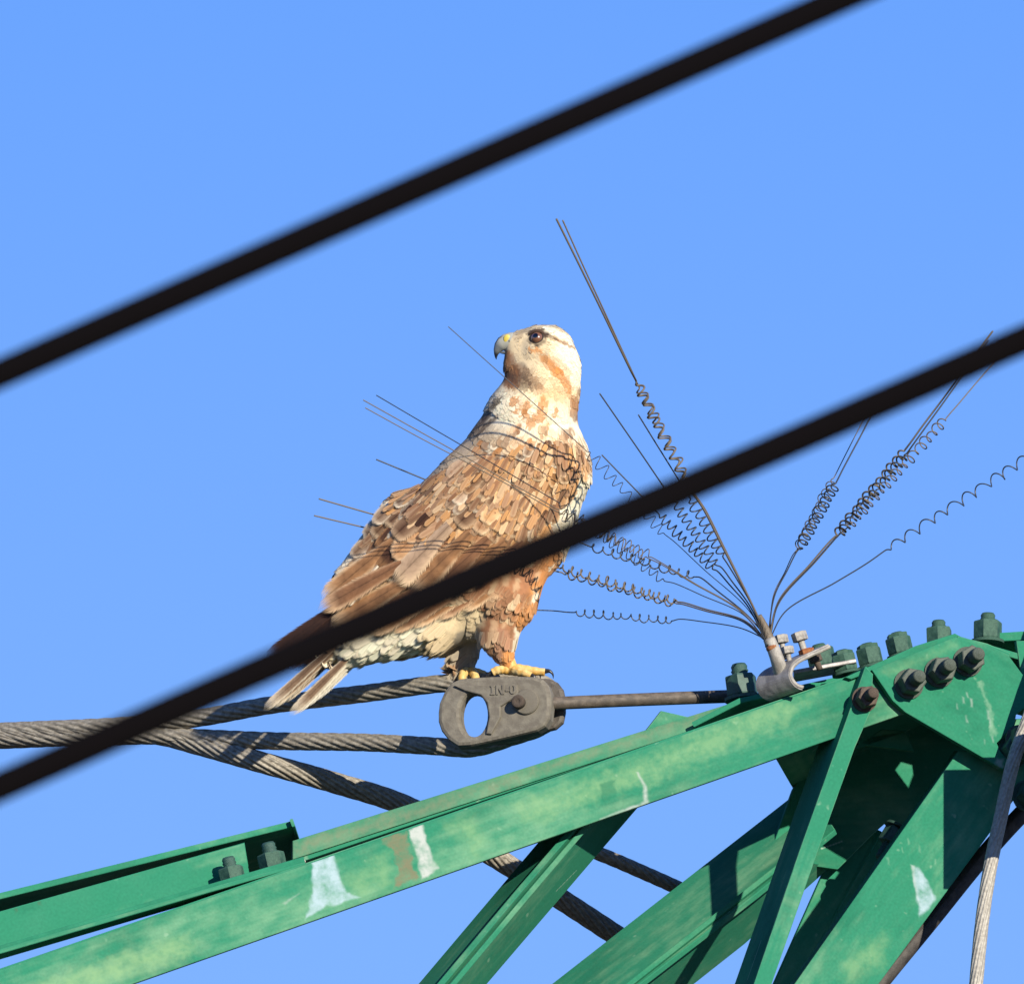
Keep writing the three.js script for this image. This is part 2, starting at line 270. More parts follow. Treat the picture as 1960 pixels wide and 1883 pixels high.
bolt(pt(1578, 1282, -.13), UPB, M.boltGreen, arm, { spin: .2, scale: 1.0, shank: .62 });
bolt(pt(1622, 1291, -.05), UPB, M.boltGreen, arm, { spin: .55, scale: .9, nuts: 2, shank: .66 });
bolt(pt(1670, 1278, -.05), UPB, M.boltGreen, arm, { spin: .3, scale: .9, nuts: 2, shank: .66 });
bolt(pt(1727, 1257, -.05), UPB, M.boltGreen, arm, { spin: .15, scale: .9, nuts: 2, shank: .66 });
bolt(pt(1799, 1242, -.07), V3(-.03, 1, 0), M.boltGreen, arm, { spin: .4, scale: .95, shank: .72 });
bolt(pt(1891, 1231, -.06), V3(.02, 1, 0), M.boltGreen, arm, { spin: .2, scale: 1.0, shank: .72 });
bolt(pt(1423, 1340, -.11), V3(-.12, 1, 0), M.boltDark, arm, { spin: .3, scale: 1.12, shank: .78 });
for (const [u, v, s] of [[1739, 1310, .2], [1797, 1288, .5], [1852, 1267, .9]]) bolt(pt(u, v, .0135), ARMN, M.boltGrey, arm, { spin: s, scale: .92, shank: 1, nutMat: M.boltGrey });
bolt(pt(1654, 1339, .0215), ARMN, M.boltRust, arm, { spin: .5, scale: .78 });
bolt(pt(449, 1698, -.04), UPB, M.boltDark, arm, { spin: .3, scale: .9, shank: .8, nutMat: M.boltGreen });
bolt(pt(526, 1673, -.04), UPB, M.boltDark, arm, { spin: .1, scale: .95, shank: .8, nutMat: M.boltGreen });
bolt(pt(1938, 1440, .0), ARMN, M.boltGrey, arm, { spin: .3, nutMat: M.boltGreen });
bolt(pt(1952, 1416, .02), ARMN, M.boltGrey, arm, { spin: .7, scale: .9 });
bolt(pt(1722, 1585, -.17), V3(-.5, -.85, .1), M.boltDark, arm, { spin: .3, scale: .9 });
bolt(pt(1968, 1524, -.01), ARMN, M.boltDark, arm, { spin: .5 });
part('side_plate', slab(P([[1932, 1496], [1930, 1440], [1936, 1376], [2040, 1370], [2040, 1545], [1975, 1558], [1948, 1540]], -.008), .01), M.paint, arm);

// ------------------------------------------------------------------ cables
function single(name, label, category, geo, mat, group) { const m = new THREE.Mesh(geo, mat); m.name = numbered(name); m.castShadow = m.receiveShadow = true; m.userData = { label, category }; if (group) m.userData.group = group; scene.add(m); return m; }
const along = (u, v, d) => EYE.clone().addScaledVector(sight(u, v), d);
const WD = 18;
const c1 = [[-3000, 2050], [-900, 1116], [0, 715], [900, 314], [1605, 0], [2500, -398], [4600, -1330]].map(([u, v], i) => along(u, v, WD + (i - 3) * .25));
const c2 = [[-3000, 2850], [-900, 1909], [0, 1505], [622, 1228], [1005, 1064], [1322, 930], [1960, 650], [2800, 282], [4600, -505]].map(([u, v], i) => along(u, v, WD + .1 + (i - 4) * .2));
single('power_cable', 'thick black power cable crossing open sky above the hawk', 'cable', sweep(c1, .0128, 80, 0, 0, 1, 20), M.rubber, 'black power cables');
single('power_cable', 'thick black power cable passing in front of the hawk and spike wires', 'cable', sweep(c2, .0131, 80, 0, 0, 1, 20), M.rubber, 'black power cables');
const rz = (u) => -105 - Math.max(0, 870 - u) * .42;      // the rope runs away from the crossarm towards its far anchor
const rp = (list) => list.map(([u, v, d = 0]) => pv(u, v, rz(u) + d));
single('steel_rope', 'thick twisted steel rope running under the black cable and down behind the green crossarm', 'rope',
  sweep([...rp([[-260, 1418], [0, 1408], [180, 1402], [300, 1405], [380, 1425], [500, 1459]]), pv(640, 1498, -300), pv(780, 1544, -340), pv(950, 1642, -400), pv(1100, 1738, -450), pv(1240, 1830, -500)], (t) => (21 + 5 * smooth(.36, .26, t)) * MM, 460, 12, .26, .3, 72), M.rope);
single('rope_grip_loop', 'two leg twisted wire loop gripping the steel rope and passing round the cast clevis', 'rope',
  sweep([...rp([[-260, 1410, 8], [0, 1400, 8], [140, 1394, 10], [250, 1388, 10], [380, 1374], [520, 1349], [700, 1327], [860, 1307]]), pv(980, 1304, -112), pv(1045, 1312, -114), pv(1064, 1348, -116), pv(1046, 1384, -114), pv(975, 1412, -110), pv(905, 1432, -106), ...rp([[830, 1428], [700, 1421], [520, 1418], [400, 1413], [290, 1408, 10], [160, 1411, 12], [0, 1413, 10], [-260, 1424, 10]])], 17.5 * MM, 620, 9, .26, .22, 54), M.rope);
single('steel_strand', 'thin twisted strand seen through the gap between the green braces', 'rope', sweep([pt(1090, 1612, -.5), pt(1165, 1641, -.5), pt(1230, 1669, -.5), pt(1310, 1705, -.5), pt(1420, 1760, -.5)], 14 * MM, 160, 9, .18, .16, 54), M.rope);
single('down_lead', 'pale stranded down lead hanging in front of the green brace and gusset', 'cable', sweep([pt(2110, 1010, .1), pt(2050, 1170, .09), pt(2000, 1290, .075), pt(1966, 1385, .07), pt(1941, 1455, .065), pt(1917, 1560, .06), pt(1896, 1660, .06), pt(1881, 1760, .06), pt(1869, 1883, .06), pt(1860, 2000, .06)], 13.5 * MM, 300, 12, .14, .5, 72), M.ropeLight);
single('dark_cable', 'smooth dark cable running behind the edge of the green brace', 'cable', sweep([pt(2060, 1470, -.12), pt(1985, 1530, -.12), pt(1890, 1630, -.12), pt(1780, 1765, -.12), pt(1690, 1875, -.12), pt(1640, 1940, -.12)], 17 * MM, 120, 0, 0, 1, 24), mottled(57, [.04, .036, .032], [.1, .088, .075], 14, .7));

// ------------------------------------------------------------------ cast clevis on its rod
{
  const cl = thing('thimble_clevis', 'weathered cast iron thimble clevis on a rod, the hawk standing on it', 'clevis');
  const CZ = 0, CS = .24, NC = V3(-CS, 0, 1).normalize();
  const pc = (u, v, dz = 0) => { const d = sight(u, v); return EYE.clone().addScaledVector(d, (-.05 + dz - EYE.z) / (d.z - CS * d.x)); }, PC = (list, dz = 0) => list.map((p) => pc(p[0], p[1], dz));
  const ring = (cx, cy, rx, ry, n = 28) => Array.from({ length: n }, (_, i) => [cx + rx * Math.cos(i / n * 2 * Math.PI), cy - ry * Math.sin(i / n * 2 * Math.PI)]);
  const outline = [[838, 1362], [840, 1345], [850, 1322], [862, 1306], [880, 1298], [905, 1296], [938, 1294], [985, 1293], [1022, 1294], [1038, 1299], [1048, 1310], [1053, 1326], [1054, 1352], [1051, 1375], [1043, 1389], [1028, 1398], [1000, 1405], [965, 1413], [925, 1422], [900, 1427], [876, 1428], [858, 1416], [844, 1398], [838, 1380]];
  const body = part('cheek', slab(PC(outline, CZ), .03, [PC(ring(906, 1367, 26, 42), CZ)], .0055), M.cast, cl);
  part('cheek', slab(PC([[952, 1300], [1010, 1296], [1050, 1298], [1066, 1305], [1076, 1318], [1080, 1336], [1080, 1362], [1076, 1382], [1062, 1394], [1020, 1404], [960, 1418]], CZ - .05), .016, [], .005), M.castDark, cl);
  part('rib', slab(PC([[868, 1312], [990, 1310], [992, 1330], [958, 1352], [958, 1372], [940, 1405], [930, 1404], [936, 1372], [932, 1345], [920, 1330], [890, 1322]], CZ + .004), .005, [], .0018), M.cast, body);
  const axis = NC.clone(), q = new THREE.Quaternion().setFromUnitVectors(V3(0, 1, 0), axis);
  const boss = part('boss', new THREE.LatheGeometry([[0, 0], [.0185, 0], [.0185, .003], [.0165, .0055], [0, .0055]].map((a) => new THREE.Vector2(...a)), 32), M.cast, body); boss.position.copy(pc(1008, 1344, CZ - .001)); boss.quaternion.copy(q);
  const pin = part('pin', new THREE.LatheGeometry([[0, 0], [.0095, 0], [.0095, .009], [.0082, .0115], [.004, .0115], [.0035, .0105], [0, .0105]].map((a) => new THREE.Vector2(...a)), 28), M.boltRust, body); pin.position.copy(pc(994, 1345, CZ + .004)); pin.quaternion.copy(q);
  part('rod', sweep([pc(1040, 1347, -.02), pt(1200, 1340, -.16), pt(1440, 1331, -.17)], 12.5 * MM, 40, 0, 0, 1, 28), M.rodSteel, cl);
  const font = await new FontLoader().loadAsync('fonts/droid/droid_sans_bold.typeface.json');
  const tg = new TextGeometry('IN-0', { font, size: .0135, depth: .0007, curveSegments: 4, bevelEnabled: true, bevelThickness: .0003, bevelSize: .0003, bevelSegments: 1 });
  const tm = part('raised_mark', tg, M.cast, body); tm.position.copy(pc(938, 1330, CZ + .0045)); tm.quaternion.setFromRotationMatrix(new THREE.Matrix4().makeBasis(V3(NC.z, 0, -NC.x), V3(0, 1, 0), NC));
}

// ------------------------------------------------------------------ bird deterrent: spring wires in a clamp
{
  const bd = thing('bird_deterrent', 'bird deterrent with coiled spring wires fanning out of a rusty clamp bolted on the crossarm', 'bird deterrent');
  // clamp: a rolled strip, its profile swept along the chord
  const prof = [[1537, 1316], [1526, 1312], [1517, 1303], [1513, 1292], [1516, 1279], [1526, 1268], [1544, 1258], [1566, 1248], [1588, 1238]];
  const A = prof.map(([u, v]) => pt(u, v, .03)), shift = pt(1440, 1322, -.03).sub(pt(1516, 1296, .03)).multiplyScalar(.82);
  const pos = [], idx = [], uv = [], N = 5, c = new Poly(A), K = 32;
  for (let i = 0; i <= K; i++) {
    const p = c.getPointAt(i / K), t = c.getTangentAt(i / K), nn = t.clone().cross(shift).normalize();
    for (const [s, o] of [[0, 0], [1, 0], [1, .0045], [0, .0045]]) { const q = p.clone().addScaledVector(shift, s * (1 - .25 * smooth(.5, 1, i / K))).addScaledVector(nn, o); pos.push(q.x, q.y, q.z); uv.push(i / K * .12, s * .07 + o); }
    if (i < K) for (let k = 0; k < 4; k++) { const a = i * 4 + k, b = i * 4 + (k + 1) % 4; idx.push(a, b, a + 4, b, b + 4, a + 4); }
  }
  idx.push(0, 2, 1, 0, 3, 2, K * 4, K * 4 + 1, K * 4 + 2, K * 4, K * 4 + 2, K * 4 + 3);
  let cg = new THREE.BufferGeometry(); cg.setAttribute('position', new THREE.Float32BufferAttribute(pos, 3)); cg.setAttribute('uv', new THREE.Float32BufferAttribute(uv, 2)); cg.setIndex(idx); cg = cg.toNonIndexed(); cg.computeVertexNormals();
  part('clamp', cg, M.zincDull, bd);
  part('clamp_edge', sweep(A.map((p, i) => p.clone().addScaledVector(shift, -.01)), 3.9 * MM, 40, 0, 0, 1, 10), M.zinc, bd);
  const sock = part('socket', sweep([pt(1497, 1300, .0), pt(1494, 1285, .01), pt(1488, 1262, .02), pt(1479, 1238, .022), pt(1472, 1222, .022)], (t) => (15 - 3.4 * t) * MM, 24, 0, 0, 1, 20), M.zinc, bd);
  part('rust_stain', sweep([pt(1482, 1249, .0225), pt(1478, 1238, .0225), pt(1475, 1230, .0225)], (t) => (7.5 + 5.8 * Math.sin(Math.PI * t) - 1) * MM, 10, 0, 0, 1, 14), M.rustSpot, sock);
  const stud = (u0, v0, u1, v1, dz, r, head, mat) => {
    const a = pt(u0, v0, dz), b = pt(u1, v1, dz), ax = b.clone().sub(a).normalize();
    const s = part('clamp_bolt', sweep([a, b], r * MM, 4, 0, 0, 1, 14), mat, bd);
    const h = part('bolt_head', nutGeo, mat, s); h.position.copy(b).addScaledVector(ax, -.006); h.quaternion.setFromUnitVectors(V3(0, 1, 0), ax); h.scale.setScalar(head); return s;
  };
  const s1 = stud(1545, 1262, 1532, 1222, .0, 6.5, .55, M.zinc);
  const rn = part('rusty_nut', nutGeo, M.rustSpot, s1, 'orange rusted nut'); rn.position.copy(pt(1548, 1262, .012)); rn.quaternion.setFromUnitVectors(V3(0, 1, 0), V3(-.25, .95, .1).normalize()); rn.scale.setScalar(.55);
  stud(1503, 1262, 1496, 1226, .0, 5, .5, M.zinc); stud(1512, 1268, 1508, 1246, .01, 5, .45, M.zinc); stud(1570, 1282, 1562, 1262, -.01, 6, .45, M.boltRust);
  part('base_strip', slab([pt(1520, 1290, -.03), pt(1640, 1268, -.03), pt(1640, 1284, -.1), pt(1520, 1306, -.1)], .006), M.zincDull, bd);
  part('binding', sweep([pt(1476, 1236, .022), pt(1471, 1218, .022), pt(1462, 1196, .024), pt(1453, 1178, .028)], (t) => (11.5 - 6 * t) * MM, 20, 7, .25, .06, 42), M.wireBrown, bd);
  // wires: [knee], coil start, coil end, tip, depths, turns, radius, gauge, brown
  const r = rng(77), O = [1471, 1226, .022];
  const wires = [
    [[1440, 1160], [1343, 968], [1318, 935], [1218, 730], [1065, 418], 0.12, .26, 8, 11, 1.9, 1, 1],
    [[1442, 1162], [1350, 975], [1330, 945], [1222, 738], [1077, 422], 0.1, .24, 8, 11, 1.5, 1, 1],
    [[1440, 1158], [1392, 1078], [1384, 1066], [1322, 955], [1222, 794], 0.03, .1, 7, 12, 1.3, 0, 0],
    [[1436, 1158], [1380, 1085], [1372, 1082], [1290, 960], [1148, 753], 0.05, .15, 8, 11, 1.3, 0, 0],
    [[1434, 1160], [1372, 1092], [1366, 1090], [1262, 985], [1152, 870], 0.02, .04, 8, 11, 1.3, 0, 0],
    [[1430, 1165], [1290, 1036], [1272, 1022], [1124, 864], [858, 625], -0.008, 0.04, 8, 13, 1.2, 0, 1],
    [[1425, 1172], [1340, 1105], [1330, 1104], [1130, 1046], [720, 880], -0.28, -0.3, 9, 10, 1.3, 0, 0],
    [[1420, 1172], [1262, 1078], [1240, 1068], [1066, 974], [695, 765], 0.0, 0.06, 9, 13, 1.5, 1, 1],
    [[1420, 1170], [1268, 1078], [1246, 1066], [1076, 984], [699, 781], -0.004, 0.06, 9, 13, 1.4, 1, 1],
    [[1425, 1175], [1290, 1116], [1272, 1112], [1070, 962], [720, 757], 0.006, 0.07, 12, 12, 1.4, 0, 0],
    [[1418, 1186], [1308, 1153], [1298, 1152], [1066, 1084], [610, 955], -0.28, -0.3, 12, 10, 1.5, 1, 0],
    [[1418, 1187], [1305, 1156], [1296, 1155], [1076, 1096], [601, 987], -0.29, -0.3, 10, 11, 1.4, 1, 1],
    [[1415, 1199], [1300, 1185], [1288, 1188], [1100, 1172], [905, 1160], -0.27, -0.3, 9, 9, 1.1, 0, 0],
    [[1482, 1140], [1524, 1058], [1530, 1050], [1600, 925], [1668, 795], 0, -.05, 10, 13, 1.4, 0, 0],
    [[1480, 1140], [1518, 1062], [1526, 1052], [1596, 915], [1655, 800], -0.03, -.1, 9, 11, 1.0, 1, 0],
    [[1490, 1150], [1590, 1035], [1600, 1026], [1732, 862], [1901, 634], 0.03, .08, 10, 13, 1.7, 1, 0],
    [[1492, 1152], [1596, 1034], [1606, 1024], [1736, 868], [1893, 650], 0.05, .1, 10, 12, 1.5, 0, 0],
    [[1494, 1154], [1608, 1022], [1622, 1010], [1812, 800], [1925, 668], -0.04, -.1, 14, 12, 1.2, 1, 0],
    [[1505, 1172], [1660, 1078], [1694, 1054], [1990, 862], [2250, 690], -0.02, -.02, 9, 12, 1.25, 0, 1],
  ];
  for (let [knee, a, cs, ce, tip, za, zt, turns, cr, gauge, brown, wavy] of wires) {
    const f = (u, a, b) => clamp((u - a) / (b - a)), z = (u) => f(u, O[0], ce[0]) < 1 ? lerp(O[2], za, f(u, O[0], ce[0]) ** (za < -.1 ? .6 : 1)) : lerp(za, zt, f(u, ce[0], tip[0]) ** .6);
    const p = [pt(O[0] + (r() - .5) * 12, O[1], O[2] + (r() - .5) * .012), pt(knee[0] + (r() - .5) * 4, knee[1] + (r() - .5) * 4, z(knee[0])), pt(lerp(knee[0], a[0], .6), lerp(knee[1], a[1], .6) + (r() - .5) * 3, z(lerp(knee[0], a[0], .6))), pt(a[0], a[1], z(a[0]))];
    const s = pt(cs[0], cs[1], z(cs[0])), e = pt(ce[0], ce[1], z(ce[0])), ax = e.clone().sub(s), x1 = V3(0, 0, 1).addScaledVector(ax, -ax.z / ax.lengthSq()).normalize(), x2 = ax.clone().normalize().cross(x1);
    if (!wavy) { x1.applyAxisAngle(x2, .35); }     // springs lean, so their turns show as open loops
    turns = Math.round(turns * 1.2); const n = turns * 12, ph = r() * 6.28;
    for (let i = 0; i <= n; i++) { const t = i / n, k = cr * MM * .76 * smooth(0, .05, t) * smooth(1, .95, t) * (1 + .5 * noise.noise(t * turns * .8, ph, 2)), th = ph + (t * turns + .35 * noise.noise(t * turns * .5, ph, 6)) * 2 * Math.PI; p.push(s.clone().addScaledVector(ax, t).addScaledVector(x1, k * Math.cos(th)).addScaledVector(x2, k * Math.sin(th))); if (!wavy) p[p.length - 1].addScaledVector(ax.clone().normalize(), k * .55 * Math.cos(th)); }
    for (const t of [.07, .2, .45, .72, 1]) { const u = lerp(ce[0], tip[0], t); p.push(pt(u, lerp(ce[1], tip[1], t) + (r() - .5) * 1.6, z(u))); }
    part('spring_wire', sweep(p, gauge * (ce[0] > 970 && ce[0] < 1127 && za > -.1 ? .7 : 1.08) * MM, n * 3 + 60, 0, 0, 1, 6), brown ? M.wireBrown : M.wire, bd);
  }
}

// ------------------------------------------------------------------ hawk
//BIRD
{
  const U0 = 960, W0 = 1292;
  const hawk = thing('hawk', 'brown and cream hawk looking back over its shoulder, standing on the cast clevis', 'bird');
  hawk.position.copy(pv(U0, W0, -92)); hawk.rotation.x = ELEV;
  const KS = (DIST + 92 * MM) / DIST * MM;
  const L3 = (u, v, w) => V3((u - U0) * KS, (W0 - v) * KS, (w) * KS);      // bird's own side-view chart -> its local axes
  // --- body volume: tapered limbs joined smoothly. [u, v, w, r, flatten]
  const chain = [
    [[1043, 679, 0, 56, .84], [1058, 702, 0, 50, .9]], [[1043, 679, 0, 56, .84], [1002, 668, 0, 31, .72]], [[998, 660, 0, 27, .72], [1020, 660, 0, 34, .8]], [[1002, 672, 0, 28, .7], [1003, 696, 0, 36, .75]],
    [[1058, 702, 0, 50, .9], [1041, 742, 0, 69, .92]], [[1003, 696, 0, 36, .8], [1020, 745, 0, 52, .9]],
    [[1041, 742, 0, 69, .92], [1016, 806, 0, 87, .95]], [[1016, 806, 0, 87, .95], [1006, 890, 0, 122, .85]],
    [[1006, 890, 0, 122, .85], [955, 985, 0, 146, .76]], [[955, 985, 0, 146, .76], [872, 1075, 0, 152, .66]],
    [[872, 1075, 0, 150, .66], [775, 1148, 0, 106, .68]], [[775, 1148, 0, 106, .68], [705, 1194, 0, 68, .9]], [[705, 1194, 0, 66, .9], [655, 1230, 0, 34, 1]], [[840, 1185, 0, 62, 1.25], [700, 1225, 0, 44, 1.2]],
    [[800, 1012, 0, 80, .62], [692, 1110, 0, 48, .7]],
    [[1052, 900, 0, 74, 1.0], [1040, 980, 0, 64, 1.0]],
    [[985, 1060, 30, 74, .8], [968, 1140, 40, 62, .8]], [[968, 1140, 40, 60, .8], [955, 1205, 42, 40, .85]], [[955, 1205, 42, 38, .9], [962, 1245, 42, 21, 1]], [[962, 1245, 42, 19, 1], [974, 1274, 42, 12, 1]],
    [[900, 1120, -40, 62, .8], [899, 1200, -30, 36, .9]], [[899, 1200, -30, 32, .9], [896, 1245, -26, 20, 1]], [[896, 1245, -26, 19, 1], [895, 1274, -24, 15, 1]],
  ];
  const cones = chain.map(([a, b]) => ({ a, b, d: [b[0] - a[0], b[1] - a[1], b[2] - a[2]], l2: (b[0] - a[0]) ** 2 + (b[1] - a[1]) ** 2 + (b[2] - a[2]) ** 2 }));
  function sdf(u, v, w) {
    let acc = 1e3;
    for (const c of cones) {
      const x = u - c.a[0], y = v - c.a[1], z = w - c.a[2]; let t = (x * c.d[0] + y * c.d[1] + z * c.d[2]) / c.l2; t = t < 0 ? 0 : t > 1 ? 1 : t;
      const f = c.a[4] + (c.b[4] - c.a[4]) * t, px = x - c.d[0] * t, py = y - c.d[1] * t, pz = (z - c.d[2] * t) / f;
      const d = Math.sqrt(px * px + py * py + pz * pz) - (c.a[3] + (c.b[3] - c.a[3]) * t);
      const k = 14, h = Math.max(k - Math.abs(acc - d), 0) / k; acc = Math.min(acc, d) - h * h * k * .25;
    }
    return acc;
  }
  const grad = (u, v, w) => { const e = 1.5, g = V3(sdf(u + e, v, w) - sdf(u - e, v, w), -(sdf(u, v + e, w) - sdf(u, v - e, w)), sdf(u, v, w + e) - sdf(u, v, w - e)); return g.normalize(); };   // y up
  function front(u, v) { let w = 170; for (let i = 0; i < 60; i++) { const d = sdf(u, v, w); if (d < .4) return w; w -= Math.max(d * .6, .5); if (w < -60) return null; } return w; }
  // --- surface nets
  const H = 4, u0 = 590, v0 = 606, w0 = -145, nx = 146, ny = 174, nz = 73, id = (i, j, k) => (k * ny + j) * nx + i, F = new Float32Array(nx * ny * nz);
  for (let k = 0; k < nz; k++) for (let j = 0; j < ny; j++) for (let i = 0; i < nx; i++) F[id(i, j, k)] = sdf(u0 + i * H, v0 + j * H, w0 + k * H);
  const vid = new Int32Array(nx * ny * nz).fill(-1), raw = [];
  for (let k = 0; k < nz - 1; k++) for (let j = 0; j < ny - 1; j++) for (let i = 0; i < nx - 1; i++) {
    let m = 0, s = [0, 0, 0], n = 0; const c = [];
    for (let q = 0; q < 8; q++) { c[q] = F[id(i + (q & 1), j + ((q >> 1) & 1), k + (q >> 2))]; if (c[q] < 0) m |= 1 << q; }
    if (m === 0 || m === 255) continue;
    for (let q = 0; q < 8; q++) for (const b of [1, 2, 4]) if (!(q & b) && ((m >> q) & 1) !== ((m >> (q | b)) & 1)) { const t = c[q] / (c[q] - c[q | b]); s[0] += (q & 1) + (b === 1 ? t : 0); s[1] += ((q >> 1) & 1) + (b === 2 ? t : 0); s[2] += (q >> 2) + (b === 4 ? t : 0); n++; }
    vid[id(i, j, k)] = raw.length; raw.push([u0 + (i + s[0] / n) * H, v0 + (j + s[1] / n) * H, w0 + (k + s[2] / n) * H]);
  }
  const tri = [];
  for (let k = 1; k < nz - 1; k++) for (let j = 1; j < ny - 1; j++) for (let i = 1; i < nx - 1; i++) {
    const a = F[id(i, j, k)] < 0;
    for (const [di, dj, dk, q] of [[1, 0, 0, [[0, -1, -1], [0, 0, -1], [0, 0, 0], [0, -1, 0]]], [0, 1, 0, [[-1, 0, -1], [-1, 0, 0], [0, 0, 0], [0, 0, -1]]], [0, 0, 1, [[-1, -1, 0], [0, -1, 0], [0, 0, 0], [-1, 0, 0]]]]) {
      if (a === (F[id(i + di, j + dj, k + dk)] < 0)) continue;
      const g = q.map(([x, y, z]) => vid[id(i + x, j + y, k + z)]); if (g.some((x) => x < 0)) continue;
      const f = a ? g : [g[3], g[2], g[1], g[0]];       // (v runs downwards, so the winding is mirrored)
      tri.push(f[0], f[2], f[1], f[0], f[3], f[2]);
    }
  }
  // --- plumage colours, laid out on the bird's side-view chart
  const col = { cream: lin(242, 218, 174), white: lin(250, 237, 206), buff: lin(222, 188, 146), brown: lin(140, 98, 66), dark: lin(84, 56, 40), umber: lin(58, 38, 28), rust: lin(198, 128, 62), orange: lin(222, 150, 82), grey: lin(176, 164, 142), thigh: lin(176, 122, 84), pink: lin(184, 140, 112), throat: lin(152, 94, 48) };
  const ops = [];
  const dab = (c, a, ...pts) => { const r = pts.pop(), soft = pts.pop(); for (let i = 0; i < pts.length - 1 || i === 0; i++) ops.push({ c: col[c], a, p: pts[i], q: pts[i + 1] ?? pts[i], r, soft }); };
  // mantle, flanks, belly
  dab('buff', .8, [1000, 850], [880, 910], 25, 50); dab('grey', .6, [950, 820], [840, 900], 24, 22); for (let k = 0; k < 26; k++) { const a = (k * .618) % 1, c = (k * .37) % 1; dab('brown', .55, [875 + 150 * a, 818 + 60 * c + 40 * (1 - a)], [863 + 150 * a, 832 + 60 * c + 40 * (1 - a)], 3, 3.2); } dab('dark', .5, [760, 985], [690, 1060], 16, 20); dab('white', .8, [742, 965], [650, 1095], 6, 9);
  dab('rust', .55, [1050, 880], 30, 60); dab('white', .95, [1112, 815], [1140, 862], 6, 22); dab('white', 1, [1128, 945], [1106, 970], [1090, 1025], 8, 46); dab('rust', .7, [1010, 840], [1090, 850], 12, 16); dab('buff', .5, [1030, 836], [1090, 846], 6, 8);
  dab('thigh', 1, [1000, 1060], [970, 1150], [955, 1220], 18, 76); dab('orange', .75, [1065, 1060], [1035, 1130], [1005, 1180], 10, 16); dab('dark', .3, [930, 1150], [925, 1220], 8, 14);
  dab('white', 1, [830, 1215], [640, 1262], 12, 34); dab('cream', 1, [890, 1180], [850, 1225], 12, 34); dab('grey', 1, [897, 1235], [895, 1275], 5, 30); dab('pink', .6, [960, 1225], [965, 1255], 8, 22);
  { const q = rng(88); for (let k = 0; k < 30; k++) { const u = 925 + q() * 110, v = 1070 + q() * 150; dab(k % 3 ? 'buff' : 'brown', .6, [u, v], [u - 3, v + 12 + q() * 12], 3, 2 + q() * 3); } } dab('white', .9, [1062, 1082], 4, 6); dab('white', .9, [1026, 1140], 3, 6); dab('cream', .8, [985, 1150], 4, 8); dab('cream', .8, [972, 1185], 4, 7); dab('orange', 1, [974, 1258], [978, 1280], 4, 13); dab('white', .9, [992, 1200], [990, 1245], 3, 6);
  // neck and head
  dab('cream', 1, [1050, 690], 10, 92); dab('cream', 1, [1035, 760], 14, 82); dab('white', .9, [965, 785], [1000, 800], 22, 34); dab('white', 1, [1080, 796], [1105, 815], 16, 30);
  for (const [u, v, u2, v2, r] of [[950, 765, 925, 800, 4], [940, 790, 905, 830, 4], [955, 795, 930, 815, 3], [930, 815, 912, 838, 3], [962, 760, 948, 775, 3]]) dab('umber', .8, [u, v], [u2, v2], 3, r);
  for (const [u, v, r] of [[1009, 772, 8], [1040, 764, 7], [1036, 786, 9], [1020, 801, 9], [988, 762, 6], [1064, 783, 4], [1050, 806, 4], [1008, 786, 6], [994, 777, 3]]) dab('rust', .78, [u, v], [u - 3, v + 9], 3, r);
  { const q = rng(61); for (let k = 0; k < 70; k++) { const u = 905 + q() * 200, v = 812 + q() * 62 + (u < 1000 ? (1000 - u) * .35 : 0); dab(['brown', 'buff', 'white', 'rust', 'brown'][k % 5], .75, [u, v], [u - 4 - q() * 6, v + 10 + q() * 10], 3, 2.2 + q() * 2.5); } }
  for (const [u, v, r] of [[1100, 786, 9], [1104, 770, 7], [1114, 745, 7], [1108, 800, 5], [1096, 760, 6]]) dab('brown', .8, [u, v], [u + 3, v + 10], 4, r);
  dab('orange', .35, [1045, 745], [1095, 770], 16, 16);
  dab('white', .95, [1085, 680], [1100, 710], 14, 28);
  dab('grey', .7, [985, 636], [1010, 626], [1050, 619], [1080, 630], 6, 8); dab('grey', .25, [1000, 660], 10, 14);
  dab('brown', .7, [1000, 706], [1026, 736], 8, 12); dab('throat', .9, [968, 690], [980, 728], 7, 18); dab('dark', .6, [982, 728], [1006, 736], 8, 11); for (let k = 0; k < 9; k++) dab('umber', .6, [966 + k * 6, 694 + (k % 3) * 6], [970 + k * 6, 722 + (k % 4) * 4], 2, 1.6); dab('grey', .5, [985, 686], [1003, 692], 6, 8);
  dab('cream', .9, [1003, 684], [1030, 712], [1048, 736], 5, 7);
  dab('rust', .85, [1042, 687], [1065, 712], [1090, 742], 5, 8); dab('rust', .45, [1060, 690], [1085, 715], 5, 9); dab('orange', .8, [1018, 671], [1034, 672], 3, 4);
  dab('dark', .85, [1044, 641], [1066, 650], 3, 2.4); dab('brown', .8, [1066, 650], [1096, 662], 4, 3); dab('white', 1, [1046, 631], [1072, 640], [1094, 652], 3, 5.5);
  dab('umber', .95, [1015, 640], [1030, 636], [1044, 641], 3, 6); dab('umber', .7, [1014, 650], [1028, 661], [1042, 652], 3, 4); dab('dark', .5, [985, 650], [1000, 642], 3, 2); dab('dark', .5, [990, 640], [1006, 632], 3, 2);
  const poly = [[1106, 846], [1124, 880], [1108, 915], [1072, 955], [1050, 1000], [1024, 1050], [960, 1075], [880, 1085], [800, 1075], [730, 1060], [700, 1048], [716, 1010], [760, 955], [820, 915], [880, 884], [960, 866], [1030, 842]];
  const inside = (u, v) => { let c = false; for (let i = 0, j = poly.length - 1; i < poly.length; j = i++) { const [a, b] = poly[i], [x, y] = poly[j]; if ((b > v) !== (y > v) && u < (x - a) * (v - b) / (y - b) + a) c = !c; } return c; };
